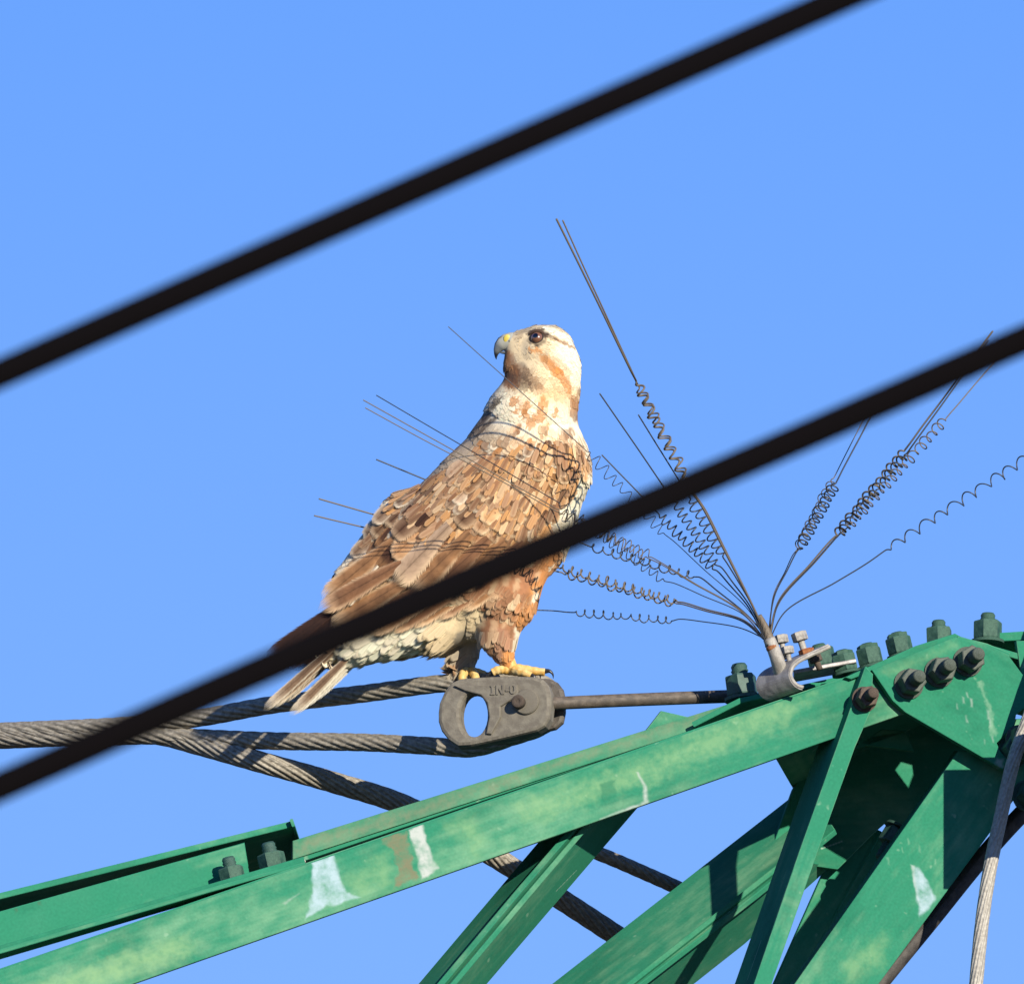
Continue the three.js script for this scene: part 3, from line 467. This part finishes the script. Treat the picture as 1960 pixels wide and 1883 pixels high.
  function flow(u, v) {     // direction the feathers point, in chart axes
    if (v < 745) { const a = [u - 975, v - 655]; const l = Math.hypot(...a) + 1; return [a[0] / l * .75 + .15, a[1] / l * .6 + .6, 0]; }
    if (v < 830) return [lerp(-.1, -.65, smooth(1060, 930, u)), .85, 0];
    if (v > 1150 && u > 905) return [lerp(-.15, .1, smooth(1200, 1260, v)), 1, 0];
    if (u > 1060) return [-.12, 1, 0];
    return [lerp(-.85, -.42, smooth(760, 1040, u)), lerp(.62, .92, smooth(760, 1040, u)), 0];
  }
  function plumage(u, v, w, n = 1) {
    let c = mix3(col.brown, col.buff, .35 + .5 * noise.noise(u * .03, v * .03, 5));
    const fl = flow(u, v), al = u * fl[0] + v * fl[1], ac = u * fl[1] - v * fl[0], st = noise.noise(ac * .42, al * .07, 3), wu = u + 3 * noise.noise(u * .12, v * .12, 1) + 5 * st * fl[0] + 1.5 * noise.noise(u * .4, v * .4, 4), wv = v + 3 * noise.noise(u * .12, v * .12, 9) + 5 * st * fl[1];
    for (const o of ops) {
      const dx = o.q[0] - o.p[0], dy = o.q[1] - o.p[1], l = dx * dx + dy * dy, t = l ? clamp(((wu - o.p[0]) * dx + (wv - o.p[1]) * dy) / l) : 0;
      const d = Math.hypot(wu - o.p[0] - dx * t, wv - o.p[1] - dy * t); if (d > o.r + o.soft) continue;
      c = mix3(c, o.c, o.a * smooth(o.r + o.soft, o.r - o.soft * .6, d));
    }
    const g = 1 + n * (.14 * st + .12 * noise.noise(u * .35, v * .35, 2) + .1 * noise.noise(u * .11, v * .11, 7));
    return c.map((x) => clamp(x * g * .76, 0, .7));
  }
  const bp = [], bc = [];
  for (const p of raw) { const q = L3(...p); bp.push(q.x, q.y, q.z); bc.push(...plumage(...p)); }
  const bg = new THREE.BufferGeometry(); bg.setAttribute('position', new THREE.Float32BufferAttribute(bp, 3)); bg.setAttribute('color', new THREE.Float32BufferAttribute(bc, 3)); bg.setIndex(tri);
  { const nn = []; for (const p of raw) nn.push(...grad(...p).toArray()); bg.setAttribute('normal', new THREE.Float32BufferAttribute(nn, 3)); }
  M.down = new THREE.MeshStandardMaterial({ vertexColors: true, roughness: .95, side: THREE.DoubleSide });
  const barbs = tex(512, (x, y) => { const s = y * 2 - 1, q = x * 1.0 - Math.abs(s) * .22, line = noise.noise(q * 150, Math.abs(s) * 5, s > 0 ? 3 : 8), patch = fbm(q * 9, s * 3.2, 4), v = clamp(.93 + .13 * line + .5 * patch - (Math.abs(s) < .045 ? .25 : 0), .3, 1); return [v, v * (.97 + .03 * v), v * (.93 + .07 * v)]; }, true);
  // frayed edges: barbs part at the rim of every feather
  const fray = tex(256, (x, y) => { const s = Math.abs(y * 2 - 1), q = x - s * .2, nb = noise.noise(q * 46, y > .5 ? 3 : 9, 1) + .5 * noise.noise(q * 110, y > .5 ? 5 : 2, 7), e = .84 + .2 * nb, tp = .93 + .09 * noise.noise(y * 26, 2, 4); const v = smooth(e + .1, e - .14, s) * smooth(tp + .06, tp - .08, x); return [v, v, v]; });
  fray.wrapS = fray.wrapT = THREE.ClampToEdgeWrapping; fray.channel = 1;
  M.fluff = new THREE.MeshStandardMaterial({ vertexColors: true, roughness: .95, side: THREE.DoubleSide, alphaMap: fray, transparent: true });
  M.vane = new THREE.MeshPhysicalMaterial({ vertexColors: true, map: barbs, alphaMap: fray, transparent: true, roughness: .85, side: THREE.DoubleSide, specularIntensity: .4 });
  const body = part('body', bg, M.down, hawk);
  // --- feather blades. grid along t (root to tip) and s (-1..1 across); returns geometry with root at 0, along +x, facing +z
  const bladeRng = rng(555);
  const halfW = (t, tipStart = .62) => t < tipStart ? lerp(.42, 1, smooth(0, tipStart * .9, t)) : Math.sqrt(Math.max(0, 1 - ((t - tipStart) / (1 - tipStart)) ** 2)) * .96 + .04 * (t < 1);
  function blade(L, W, rows, cols, color, camber = .16, droop = .05, tipStart = .62) {
    const pos = [], cl = [], ix = [], uv = [], uv1 = [], o = bladeRng() * 7;
    for (let i = 0; i <= rows; i++) for (let j = 0; j <= cols; j++) { const t = 1 - (1 - i / rows) ** 1.25, s = j / cols * 2 - 1, h = halfW(t, tipStart) * W * 1.12, rag = (bladeRng() - .5) * (i > rows - 2 ? .07 : 0) + (Math.abs(s) > .9 ? (bladeRng() - .5) * .04 : 0); pos.push(t * L + rag * W * 2, s * h * (1 + rag * 1.6), -camber * W * s * s - droop * L * t * t + rag * W * .6); cl.push(...color(t, s)); uv.push(t * L / W * .25 + o, s * .5 + .5); uv1.push(t, s * .5 + .5); }
    for (let i = 0; i < rows; i++) for (let j = 0; j < cols; j++) { const a = i * (cols + 1) + j, b = a + cols + 1; ix.push(a, b, a + 1, a + 1, b, b + 1); }
    const g = new THREE.BufferGeometry(); g.setAttribute('position', new THREE.Float32BufferAttribute(pos, 3)); g.setAttribute('color', new THREE.Float32BufferAttribute(cl, 3)); g.setAttribute('uv', new THREE.Float32BufferAttribute(uv, 2)); g.setAttribute('uv1', new THREE.Float32BufferAttribute(uv1, 2)); g.setIndex(ix); g.computeVertexNormals(); return g;
  }
  // frame of a feather lying on the surface at chart point p, pointing along chart direction dir, tip raised by lift
  function lay(p, dir, lift, sink, roll = 0) {
    const n = grad(...p), d = V3(dir[0], -dir[1], dir[2] ?? 0); d.addScaledVector(n, -d.dot(n)).normalize();
    const x = d.clone().multiplyScalar(Math.cos(lift)).addScaledVector(n, Math.sin(lift)), z0 = n.clone().multiplyScalar(Math.cos(lift)).addScaledVector(d, -Math.sin(lift)), z = z0.applyAxisAngle(x, roll), y = z.clone().cross(x);
    return new THREE.Matrix4().makeBasis(x, y, z).setPosition(L3(...p).addScaledVector(n, sink * KS));
  }
  const wingTones = [lin(196, 148, 100), lin(150, 104, 70), lin(232, 196, 150), lin(112, 76, 52), lin(212, 156, 96), lin(178, 138, 104)].map((c) => mix3(c, lin(168, 124, 86), .2).map((x) => x * .8));
  // --- fine contour plumage over the whole body (far too many to count)
  {
    const r = rng(9), geos = { p: [], c: [], i: [], t: [] }, cells = new Map();
    const cum = []; let tot = 0; const A = V3(), B = V3(), C = V3();
    for (let t = 0; t < tri.length; t += 3) { const [a, b, c] = [raw[tri[t]], raw[tri[t + 1]], raw[tri[t + 2]]]; A.set(...a); B.set(...b); C.set(...c); tot += B.sub(A).cross(C.sub(A)).length() * .5; cum.push(tot); }
    const wingArea = (u, v, w) => w > 15 && inside(u, v);
    for (let n = 0; n < 42000; n++) {
      const x = r() * tot; let lo = 0, hi = cum.length - 1; while (lo < hi) { const m = (lo + hi) >> 1; if (cum[m] < x) lo = m + 1; else hi = m; }
      let a = r(), b = r(); if (a + b > 1) { a = 1 - a; b = 1 - b; }
      const [p, q, s] = [raw[tri[lo * 3]], raw[tri[lo * 3 + 1]], raw[tri[lo * 3 + 2]]], m = [0, 1, 2].map((k) => p[k] + (q[k] - p[k]) * a + (s[k] - p[k]) * b), [u, v, w] = m;
      const onWing = wingArea(u, v, w); if (onWing && r() < .88) continue;
      if (w < -60 && r() < .5) continue;
      if (Math.hypot(u - 1028, v - 648) < 15 || (u < 982 && v < 684)) continue;
      let len = 9, asp = .3, lift = .1;
      const head = v < 715, under = v > 1170 && u < 905 && u > 600, thigh = v > 1080 && u > 905;
      if (head) { len = 10 + 6 * smooth(650, 715, v); asp = .24; } else if (v < 830) { len = lerp(12, 20, (v - 715) / 115); asp = .3; } else if (under) { len = 50; asp = .15; lift = .07; } else if (thigh) { len = v > 1230 ? 15 : 32; asp = .2; lift = .07; if (v > 1262) continue; } else { len = 26; asp = .36; }
      if (onWing) { len = 24 + 14 * r(); asp = .16; }
      const sp = len * (under ? .17 : .26), key = `${Math.floor(u / sp / 1.4)},${Math.floor(v / sp / 1.4)},${Math.floor(w / sp / 1.4)},${under ? 1 : 0}`, cnt = cells.get(key) ?? 0; if (cnt >= 2) continue; cells.set(key, cnt + 1);
      len *= .8 + .45 * r(); const W = len * asp * (.8 + .4 * r());
      const f = flow(u, v); let dir = [f[0] + (r() - .5) * .35, f[1] + (r() - .5) * .35, (r() - .5) * .3]; if (under) dir = [-.76 + (r() - .5) * .5, .64 + (r() - .5) * .5, (r() - .5) * .4];
      const mat = lay(m, dir, lift * (.3 + .6 * r()), onWing ? 1 + r() * 3 : -len * .02, (r() - .5) * .14);
      const base = onWing ? wingTones[Math.floor(r() * 6)] : plumage(u + dir[0] * len * .5, v + dir[1] * len * .5, w, .7), tone = .86 + .26 * r(), edge = mix3(base, col.cream.map((x) => x * .76), head ? .06 : under ? .1 : .3 * r()), k0 = geos.p.length / 3;
      for (const [t, s] of [[0, -.4], [0, .4], [.38, -1], [.38, 0], [.38, 1], [.74, -.86], [.74, 0], [.74, .86], [1, -.3], [1, .3]]) {
        const pp = V3(t * len * KS, s * W * KS, (-.05 * W * s * s - .03 * len * t * t) * KS).applyMatrix4(mat); geos.p.push(pp.x, pp.y, pp.z); geos.t.push(t, s * .5 + .5);
        const c = mix3(base, edge, Math.max(Math.abs(s) > .5 ? .8 : 0, t > .9 ? 1 : 0)).map((x) => clamp(x * tone * (s === 0 && !head ? .86 : 1), 0, .72)); geos.c.push(...c);
      }
      geos.i.push(...[0, 2, 3, 0, 3, 1, 1, 3, 4, 2, 5, 6, 2, 6, 3, 3, 6, 7, 3, 7, 4, 5, 8, 6, 6, 8, 9, 6, 9, 7].map((x) => x + k0));
    }
    const g = new THREE.BufferGeometry(); g.setAttribute('position', new THREE.Float32BufferAttribute(geos.p, 3)); g.setAttribute('color', new THREE.Float32BufferAttribute(geos.c, 3)); g.setAttribute('uv', new THREE.Float32BufferAttribute(geos.t, 2)); g.setAttribute('uv1', new THREE.Float32BufferAttribute(geos.t, 2)); g.setIndex(geos.i); g.computeVertexNormals();
    part('contour_plumage', g, M.fluff, hawk).userData.kind = 'stuff';
    }
  // --- wing: scaled coverts, scapulars, flight feathers
  const wing = new THREE.Group(); wing.name = 'wing'; hawk.add(wing);
  const sty = (mid, edge, shaft, e0 = .62, bar = 0) => (t, s) => { const k = Math.max(smooth(e0, 1, Math.abs(s)) * smooth(.1, .5, t), smooth(.74, 1, t)); let c = mix3(mid, edge, k); c = mix3(c, shaft, Math.abs(s) < .12 ? .5 * (1 - t * .6) : 0); if (bar) c = mix3(c, shaft, .35 * smooth(.2, .8, Math.sin(t * bar)) * (1 - k)); return c.map((x) => x * .88); };
  const C = { mid: lin(190, 140, 94), mid2: lin(208, 158, 106), mid3: lin(164, 118, 82), mid4: lin(224, 164, 100), mid5: lin(190, 160, 130), edge: lin(244, 212, 168), edge2: lin(228, 192, 150), edge3: lin(250, 232, 200), shaft: lin(88, 58, 40), dk: lin(74, 48, 36), dk2: lin(52, 34, 27) };
  const pal = [[C.mid, C.edge], [C.mid2, C.edge], [C.mid3, C.edge2], [C.mid4, C.edge], [C.mid5, C.edge3], [C.mid3, C.edge], [C.mid, C.edge2], [C.mid5, C.edge2]];
  const variants = pal.map(([m, e], i) => [blade(1, .4, 6, 4, sty(m, e, C.mid3, .2), .1, .03, .42), blade(1, .34, 6, 4, sty(mix3(m, C.shaft, .6), mix3(m, e, .9), C.dk, .35), .1, .04, .4), blade(1, .44, 6, 4, sty(mix3(C.dk, m, .2), e, C.dk2, .3), .1, .03, .45)]);
  const put = (name, geo, p, dir, len, lift, sink, roll) => { const f = part(name, geo, M.vane, wing); f.matrix.copy(lay(p, dir, lift, sink, roll).multiply(new THREE.Matrix4().makeScale(len * KS, len * KS, len * KS))); f.matrix.decompose(f.position, f.quaternion, f.scale); return f; };
  
  {
    const r = rng(21), pts = [];
    for (let n = 0; n < 60000 && pts.length < 296; n++) {
      const u = 690 + r() * 440, v = 830 + r() * 250; if (!inside(u, v)) continue;
      const w = front(u, v); if (w === null || w < 5) continue;
      const toRear = clamp((1120 - u) / 380), low = clamp((v - 840) / 220), len = lerp(20, 66, clamp(.55 * toRear + .55 * low));
      if (pts.some((q) => (q[0] - u) ** 2 + (q[1] - v) ** 2 < (.38 * Math.min(len, q[3])) ** 2)) continue;
      pts.push([u, v, w, len]);
    }
    for (const [u, v, w, len] of pts) {
      const f = flow(u, v), shoulder = smooth(70, 20, Math.hypot((u - 1035) * .9, v - 870)), kind = r() < .42 + .2 * shoulder ? 2 : r() < .5 ? 0 : 1;
      let pi = Math.floor(r() * 8); if (v < 885 && r() < .6) pi = r() < .5 ? 4 : 7; if (shoulder > .3 && r() < .7) pi = r() < .5 ? 3 : 1; if (u < 830 && r() < .5) pi = 4;
      put('covert_feather', variants[pi][kind], [u, v, w], [f[0] + (r() - .5) * .32, f[1] + (r() - .5) * .25], len * (.75 + .5 * r()), .02 + .05 * r(), len * .015 + r() * 1.4, (r() - .5) * .14);
    }
  }
  function quill(name, a, b, W, style, parent, { camber = .18, droop = 0, face = [0, 0, 1], rows = 10, tip = .8 } = {}) {
    const p = L3(...a), q = L3(...b), x = q.clone().sub(p), len = x.length(); x.normalize(); const z = V3(...face); z.addScaledVector(x, -z.dot(x)).normalize(); const y = z.clone().cross(x);
    const f = part(name, blade(len, W * KS, rows, 4, style, camber, droop, tip), M.vane, parent); f.matrix.makeBasis(x, y, z).setPosition(p); f.matrix.decompose(f.position, f.quaternion, f.scale); return f;
  }
  const fw = (u, v, d = 0) => (front(u, v) ?? 10) + d;
  const quills = [ // root, tip, half width, palette
    [[690, 1128], [506, 1262], 17, 'k', -8], [[700, 1140], [522, 1274], 17, 'k', -14], [[715, 1150], [545, 1279], 16, 'k', -20], [[730, 1155], [575, 1272], 15, 'k', -24],
    [[770, 1020], [612, 1152], 24, 'm', 2], [[800, 1060], [606, 1168], 22, 'n', 5], [[820, 1085], [628, 1200], 24, 'm', 8], [[850, 1100], [668, 1208], 22, 'n', 4], [[880, 1110], [700, 1212], 21, 'm', 0], [[910, 1110], [740, 1206], 21, 'n', -3], [[940, 1105], [780, 1196], 20, 'm', -4], [[970, 1095], [830, 1180], 20, 'n', -4], [[1000, 1085], [880, 1165], 19, 'm', -4], [[1030, 1070], [930, 1142], 18, 'n', -4],
    [[860, 1005], [752, 1116], 30, 'q', 10], [[900, 1020], [786, 1132], 29, 'm', 12], [[935, 1030], [822, 1132], 27, 'n', 10], [[965, 1035], [862, 1122], 26, 'm', 9], [[1000, 1035], [905, 1106], 24, 'n', 8],
    [[818, 985], [716, 1092], 20, 'd', 6], [[788, 968], [718, 1052], 13, 'd', 4],
  ];
  const qs = { k: sty(C.dk2, C.dk, C.dk2, .8), m: sty(mix3(C.mid, C.shaft, .3), C.edge, C.dk, .66, 30), n: sty(mix3(C.mid3, C.shaft, .35), C.edge2, C.dk, .7, 26), p: sty(C.mid4, C.edge3, C.shaft, .7), q: sty(C.mid5, C.edge, C.shaft, .7), d: sty(C.dk, C.mid, C.dk2, .75), w: sty(C.edge3, C.edge3, C.mid5, .9) };
  for (const [a, b, W, s, d] of quills) {
    const wa = fw(a[0], a[1], d + 2), wb = s === 'k' ? 34 + d * .6 : Math.max(fw(b[0], b[1], d + 9), 38 + d);
    quill('flight_feather', [a[0], a[1], wa], [b[0], b[1], wb], W, qs[s], wing, { face: [-.25, .3, 1] });
  }
  for (const [u, v, L] of [[706, 1062, 60], [730, 1085, 64], [676, 1120, 50], [702, 1128, 46], [662, 1150, 36]]) put('pale_covert', blade(1, .15, 6, 4, sty(C.edge3, C.edge3, C.mid5, .9), .3, .05, .7), [u, v, fw(u, v, 0)], [-.75, .68], L, .02, 14, .2);
  // far wing: tips and edge that show behind the back
  const farWing = new THREE.Group(); farWing.name = 'wing'; hawk.add(farWing);
  for (const [a, b, W, s] of [[[720, 1140, -50], [525, 1272, -24], 17, 'k'], [[735, 1150, -56], [555, 1284, -28], 17, 'k'], [[790, 1090, -70], [630, 1196, -48], 24, 'n'], [[850, 1080, -90], [680, 1190, -62], 26, 'm'], [[900, 1060, -104], [760, 1150, -84], 30, 'n'], [[770, 1010, -60], [640, 1125, -40], 22, 'm']]) quill('flight_feather', a, b, W, qs[s], farWing, { face: [-.2, .2, -1] });
  // tail
  const tail = new THREE.Group(); tail.name = 'tail'; hawk.add(tail);
  const tailTop = sty(lin(128, 104, 82), lin(236, 222, 194), C.dk, .5, 34), tailWhite = sty(lin(212, 202, 178), lin(246, 240, 222), C.mid5, .5);
  for (const [a, b, W, st, f] of [
    [[690, 1192, 40], [502, 1360, 34], 10, tailTop, [.3, .5, 1]], [[694, 1196, 30], [516, 1356, 26], 10, tailTop, [.3, .5, 1]], [[696, 1200, 14], [528, 1348, 8], 10, tailTop, [.35, .5, 1]], [[700, 1204, 4], [538, 1344, -4], 10, tailTop, [.35, .5, 1]],
    [[712, 1212, 38], [552, 1371, 34], 10, tailTop, [.4, .4, 1]], [[716, 1216, 30], [562, 1366, 26], 10, tailWhite, [.45, .4, 1]], [[722, 1222, 22], [578, 1354, 20], 11, tailWhite, [.6, .2, 1]], [[726, 1226, 12], [592, 1342, 10], 12, tailWhite, [.6, .2, 1]], [[716, 1212, -14], [562, 1364, -22], 13, tailTop, [.4, .4, 1]], [[700, 1200, -24], [512, 1356, -40], 13, tailTop, [.3, .5, 1]]]) quill('tail_feather', a, b, W, st, tail, { face: f, camber: .3, rows: 12, tip: .88 });
  // --- beak
  function loft(sec, sides, mat, name, parent) { // sec: [u, v, w, half height, half width], swept along the chart
    const pos = [], ix = [], cl = [];
    sec.forEach(([u, v, w, h, d, c], i) => { const p = sec[Math.max(0, i - 1)], n = sec[Math.min(sec.length - 1, i + 1)], tx = n[0] - p[0], ty = n[1] - p[1], l = Math.hypot(tx, ty) || 1; for (let k = 0; k < sides; k++) { const a = k / sides * 2 * Math.PI, q = L3(u - ty / l * h * Math.cos(a), v + tx / l * h * Math.cos(a), w + d * Math.sin(a)); pos.push(q.x, q.y, q.z); cl.push(...(name === 'beak' && i > 3 && Math.cos(a) > .8 ? black : c)); if (i < sec.length - 1) { const e = i * sides + k, f = i * sides + (k + 1) % sides; ix.push(e, f, e + sides, f, f + sides, e + sides); } } });
    const g = new THREE.BufferGeometry(); g.setAttribute('position', new THREE.Float32BufferAttribute(pos, 3)); g.setAttribute('color', new THREE.Float32BufferAttribute(cl, 3)); g.setIndex(ix); g.computeVertexNormals(); return part(name, g, mat, parent);
  }
  M.horn = new THREE.MeshPhysicalMaterial({ vertexColors: true, roughness: .38, side: THREE.DoubleSide });
  const dim = (c) => c.map((x) => x * .6), pale = dim(lin(196, 196, 182)), slate = dim(lin(130, 136, 138)), black = dim(lin(38, 40, 46)), yel = dim(lin(240, 214, 90));
  const beak = loft([[992, 657, 0, 18, 17, slate], [984, 655, 0, 19.5, 16, pale], [976, 655, 0, 18.8, 14, pale], [968, 656, 0, 17, 12, pale], [961, 659, 0, 14.5, 10, pale], [955.5, 664, 0, 11, 8, slate], [951.5, 671, 0, 7.2, 5.5, slate], [949.5, 678, 0, 4, 3.2, black], [949.3, 684, 0, 1.9, 1.6, black], [950, 688, 0, .5, .5, black]], 18, M.horn, 'beak', hawk);
  loft([[992, 673, 0, 7, 13, yel], [980, 674, 0, 5.5, 10, pale], [968, 674.5, 0, 4, 7, slate], [960, 675, 0, 2, 4, slate], [957, 675, 0, .6, 1, slate]], 14, M.horn, 'lower_mandible', beak);
  for (const s of [1, -1]) {
    const cere = part('cere', new THREE.SphereGeometry(1, 16, 12), solid(yel, .5), beak); cere.position.copy(L3(971, 649, s * 10.2)); cere.scale.set(7.5 * KS, 9 * KS, 2.6 * KS);
    const nos = part('nostril', new THREE.SphereGeometry(1, 12, 8), solid([.02, .018, .012], .8), beak); nos.position.copy(L3(975, 653, s * 12.2)); nos.scale.set(2.4 * KS, 3.4 * KS, 1.6 * KS);
    loft([[983, 669, s * 14, 2, 1.6, yel], [992, 667.5, s * 20, 2.2, 2, yel], [1002, 667, s * 24, 1, 1, yel]], 8, M.horn, 'gape', beak);
  }
  // --- eyes
  for (const s of [1, -1]) {
    const w = front(1028, 648), c = L3(1028, 648, s * (w - 6)), n = grad(1028, 648, w); n.z *= s; const q = new THREE.Quaternion().setFromUnitVectors(V3(0, 0, 1), n);
    const eye = part('eye', new THREE.SphereGeometry(12.5 * KS, 28, 20), new THREE.MeshPhysicalMaterial({ color: new THREE.Color().setRGB(...dim(lin(138, 96, 72))), roughness: .22, clearcoat: 1, clearcoatRoughness: .04 }), hawk); eye.position.copy(c); eye.quaternion.copy(q);
    const pupil = part('pupil', new THREE.SphereGeometry(12.8 * KS, 24, 10, 0, 6.2832, 0, .4).rotateX(Math.PI / 2), new THREE.MeshPhysicalMaterial({ color: 0x020202, roughness: .1, clearcoat: 1, clearcoatRoughness: .03 }), eye);
    const lid = part('eyelid', new THREE.TorusGeometry(12.6 * KS, 2.6 * KS, 10, 32), solid(lin(40, 28, 22), .7), eye); lid.position.z = 2.5 * KS; lid.scale.y = .9;
    const brow = part('brow', sweep([V3(-15, 8, 4), V3(-5, 12.5, 7), V3(7, 12, 6), V3(17, 6, 1)].map((p) => p.multiplyScalar(KS)), (t) => (3.6 * Math.sin(Math.PI * (.12 + .8 * t))) * KS, 16, 0, 0, 1, 10), solid(lin(70, 50, 38), .85), eye);
    if (s < 0) brow.scale.x = -1; void pupil;
  }
  // --- feet: toes with scaled pads and curved claws
  M.skin = mottled(71, lin(248, 190, 88), lin(253, 222, 150), 14, .6); M.claw = solid([.02, .02, .022], .35);
  function toe(foot, pts, r0, r1, claw) {
    part('toe', sweep(pts.map((p) => L3(...p)), (t) => lerp(r0, r1, t) * (1 + .05 * Math.cos(t * 26)) * KS, 28, 0, 0, 1, 14), M.skin, foot);
    part('claw', sweep(claw.map((p) => L3(...p)), (t) => lerp(r1 * .72, .5, t) * KS, 14, 0, 0, 1, 10), M.claw, foot);
  }
  const footA = new THREE.Group(); footA.name = 'foot'; hawk.add(footA);
  part('tarsus', sweep([L3(968, 1240, 42), L3(974, 1262, 42), L3(980, 1280, 42)], (t) => lerp(11, 12, t) * KS, 16, 0, 0, 1, 16), M.skin, footA);
  toe(footA, [[978, 1280, 42], [1000, 1281, 46], [1022, 1284, 50], [1043, 1286, 52]], 11, 7, [[1043, 1284, 52], [1052, 1284, 54], [1058, 1290, 55], [1059, 1298, 55]]);
  toe(footA, [[980, 1282, 46], [992, 1285, 60], [1006, 1288, 68], [1016, 1293, 70]], 10, 7, [[1016, 1292, 70], [1022, 1294, 74], [1025, 1300, 76], [1024, 1306, 75]]);
  toe(footA, [[978, 1282, 40], [992, 1284, 26], [1010, 1286, 16], [1024, 1288, 12]], 9, 6, [[1024, 1287, 12], [1031, 1288, 11], [1034, 1293, 10], [1034, 1299, 10]]);
  toe(footA, [[976, 1282, 44], [962, 1281, 46], [950, 1283, 48], [942, 1287, 48]], 10, 7.5, [[943, 1287, 48], [936, 1290, 49], [933, 1297, 49], [934, 1303, 49]]);
  const footB = new THREE.Group(); footB.name = 'foot'; hawk.add(footB);
  part('tarsus', sweep([L3(896, 1240, -26), L3(895, 1262, -24), L3(896, 1282, -22)], (t) => lerp(12, 12, t) * KS, 16, 0, 0, 1, 16), M.skin, footB);
  toe(footB, [[897, 1284, -22], [906, 1288, -2], [910, 1298, 14], [908, 1312, 20]], 10, 7, [[908, 1311, 20], [909, 1321, 21], [906, 1330, 18], [901, 1335, 12]]);
  toe(footB, [[896, 1284, -20], [888, 1288, 0], [884, 1298, 14], [884, 1312, 18]], 10, 7, [[884, 1311, 18], [885, 1321, 19], [887, 1329, 16], [890, 1333, 11]]);
  toe(footB, [[897, 1284, -24], [914, 1287, -20], [926, 1291, -18], [934, 1297, -16]], 9, 6.5, [[934, 1296, -16], [940, 1300, -15], [942, 1307, -14], [940, 1313, -14]]);
  toe(footB, [[895, 1284, -26], [890, 1288, -44], [888, 1297, -56], [890, 1308, -62]], 9, 6.5, [[890, 1307, -62], [892, 1316, -62], [896, 1323, -58], [900, 1326, -54]]);
}
renderer.render(scene, camera);
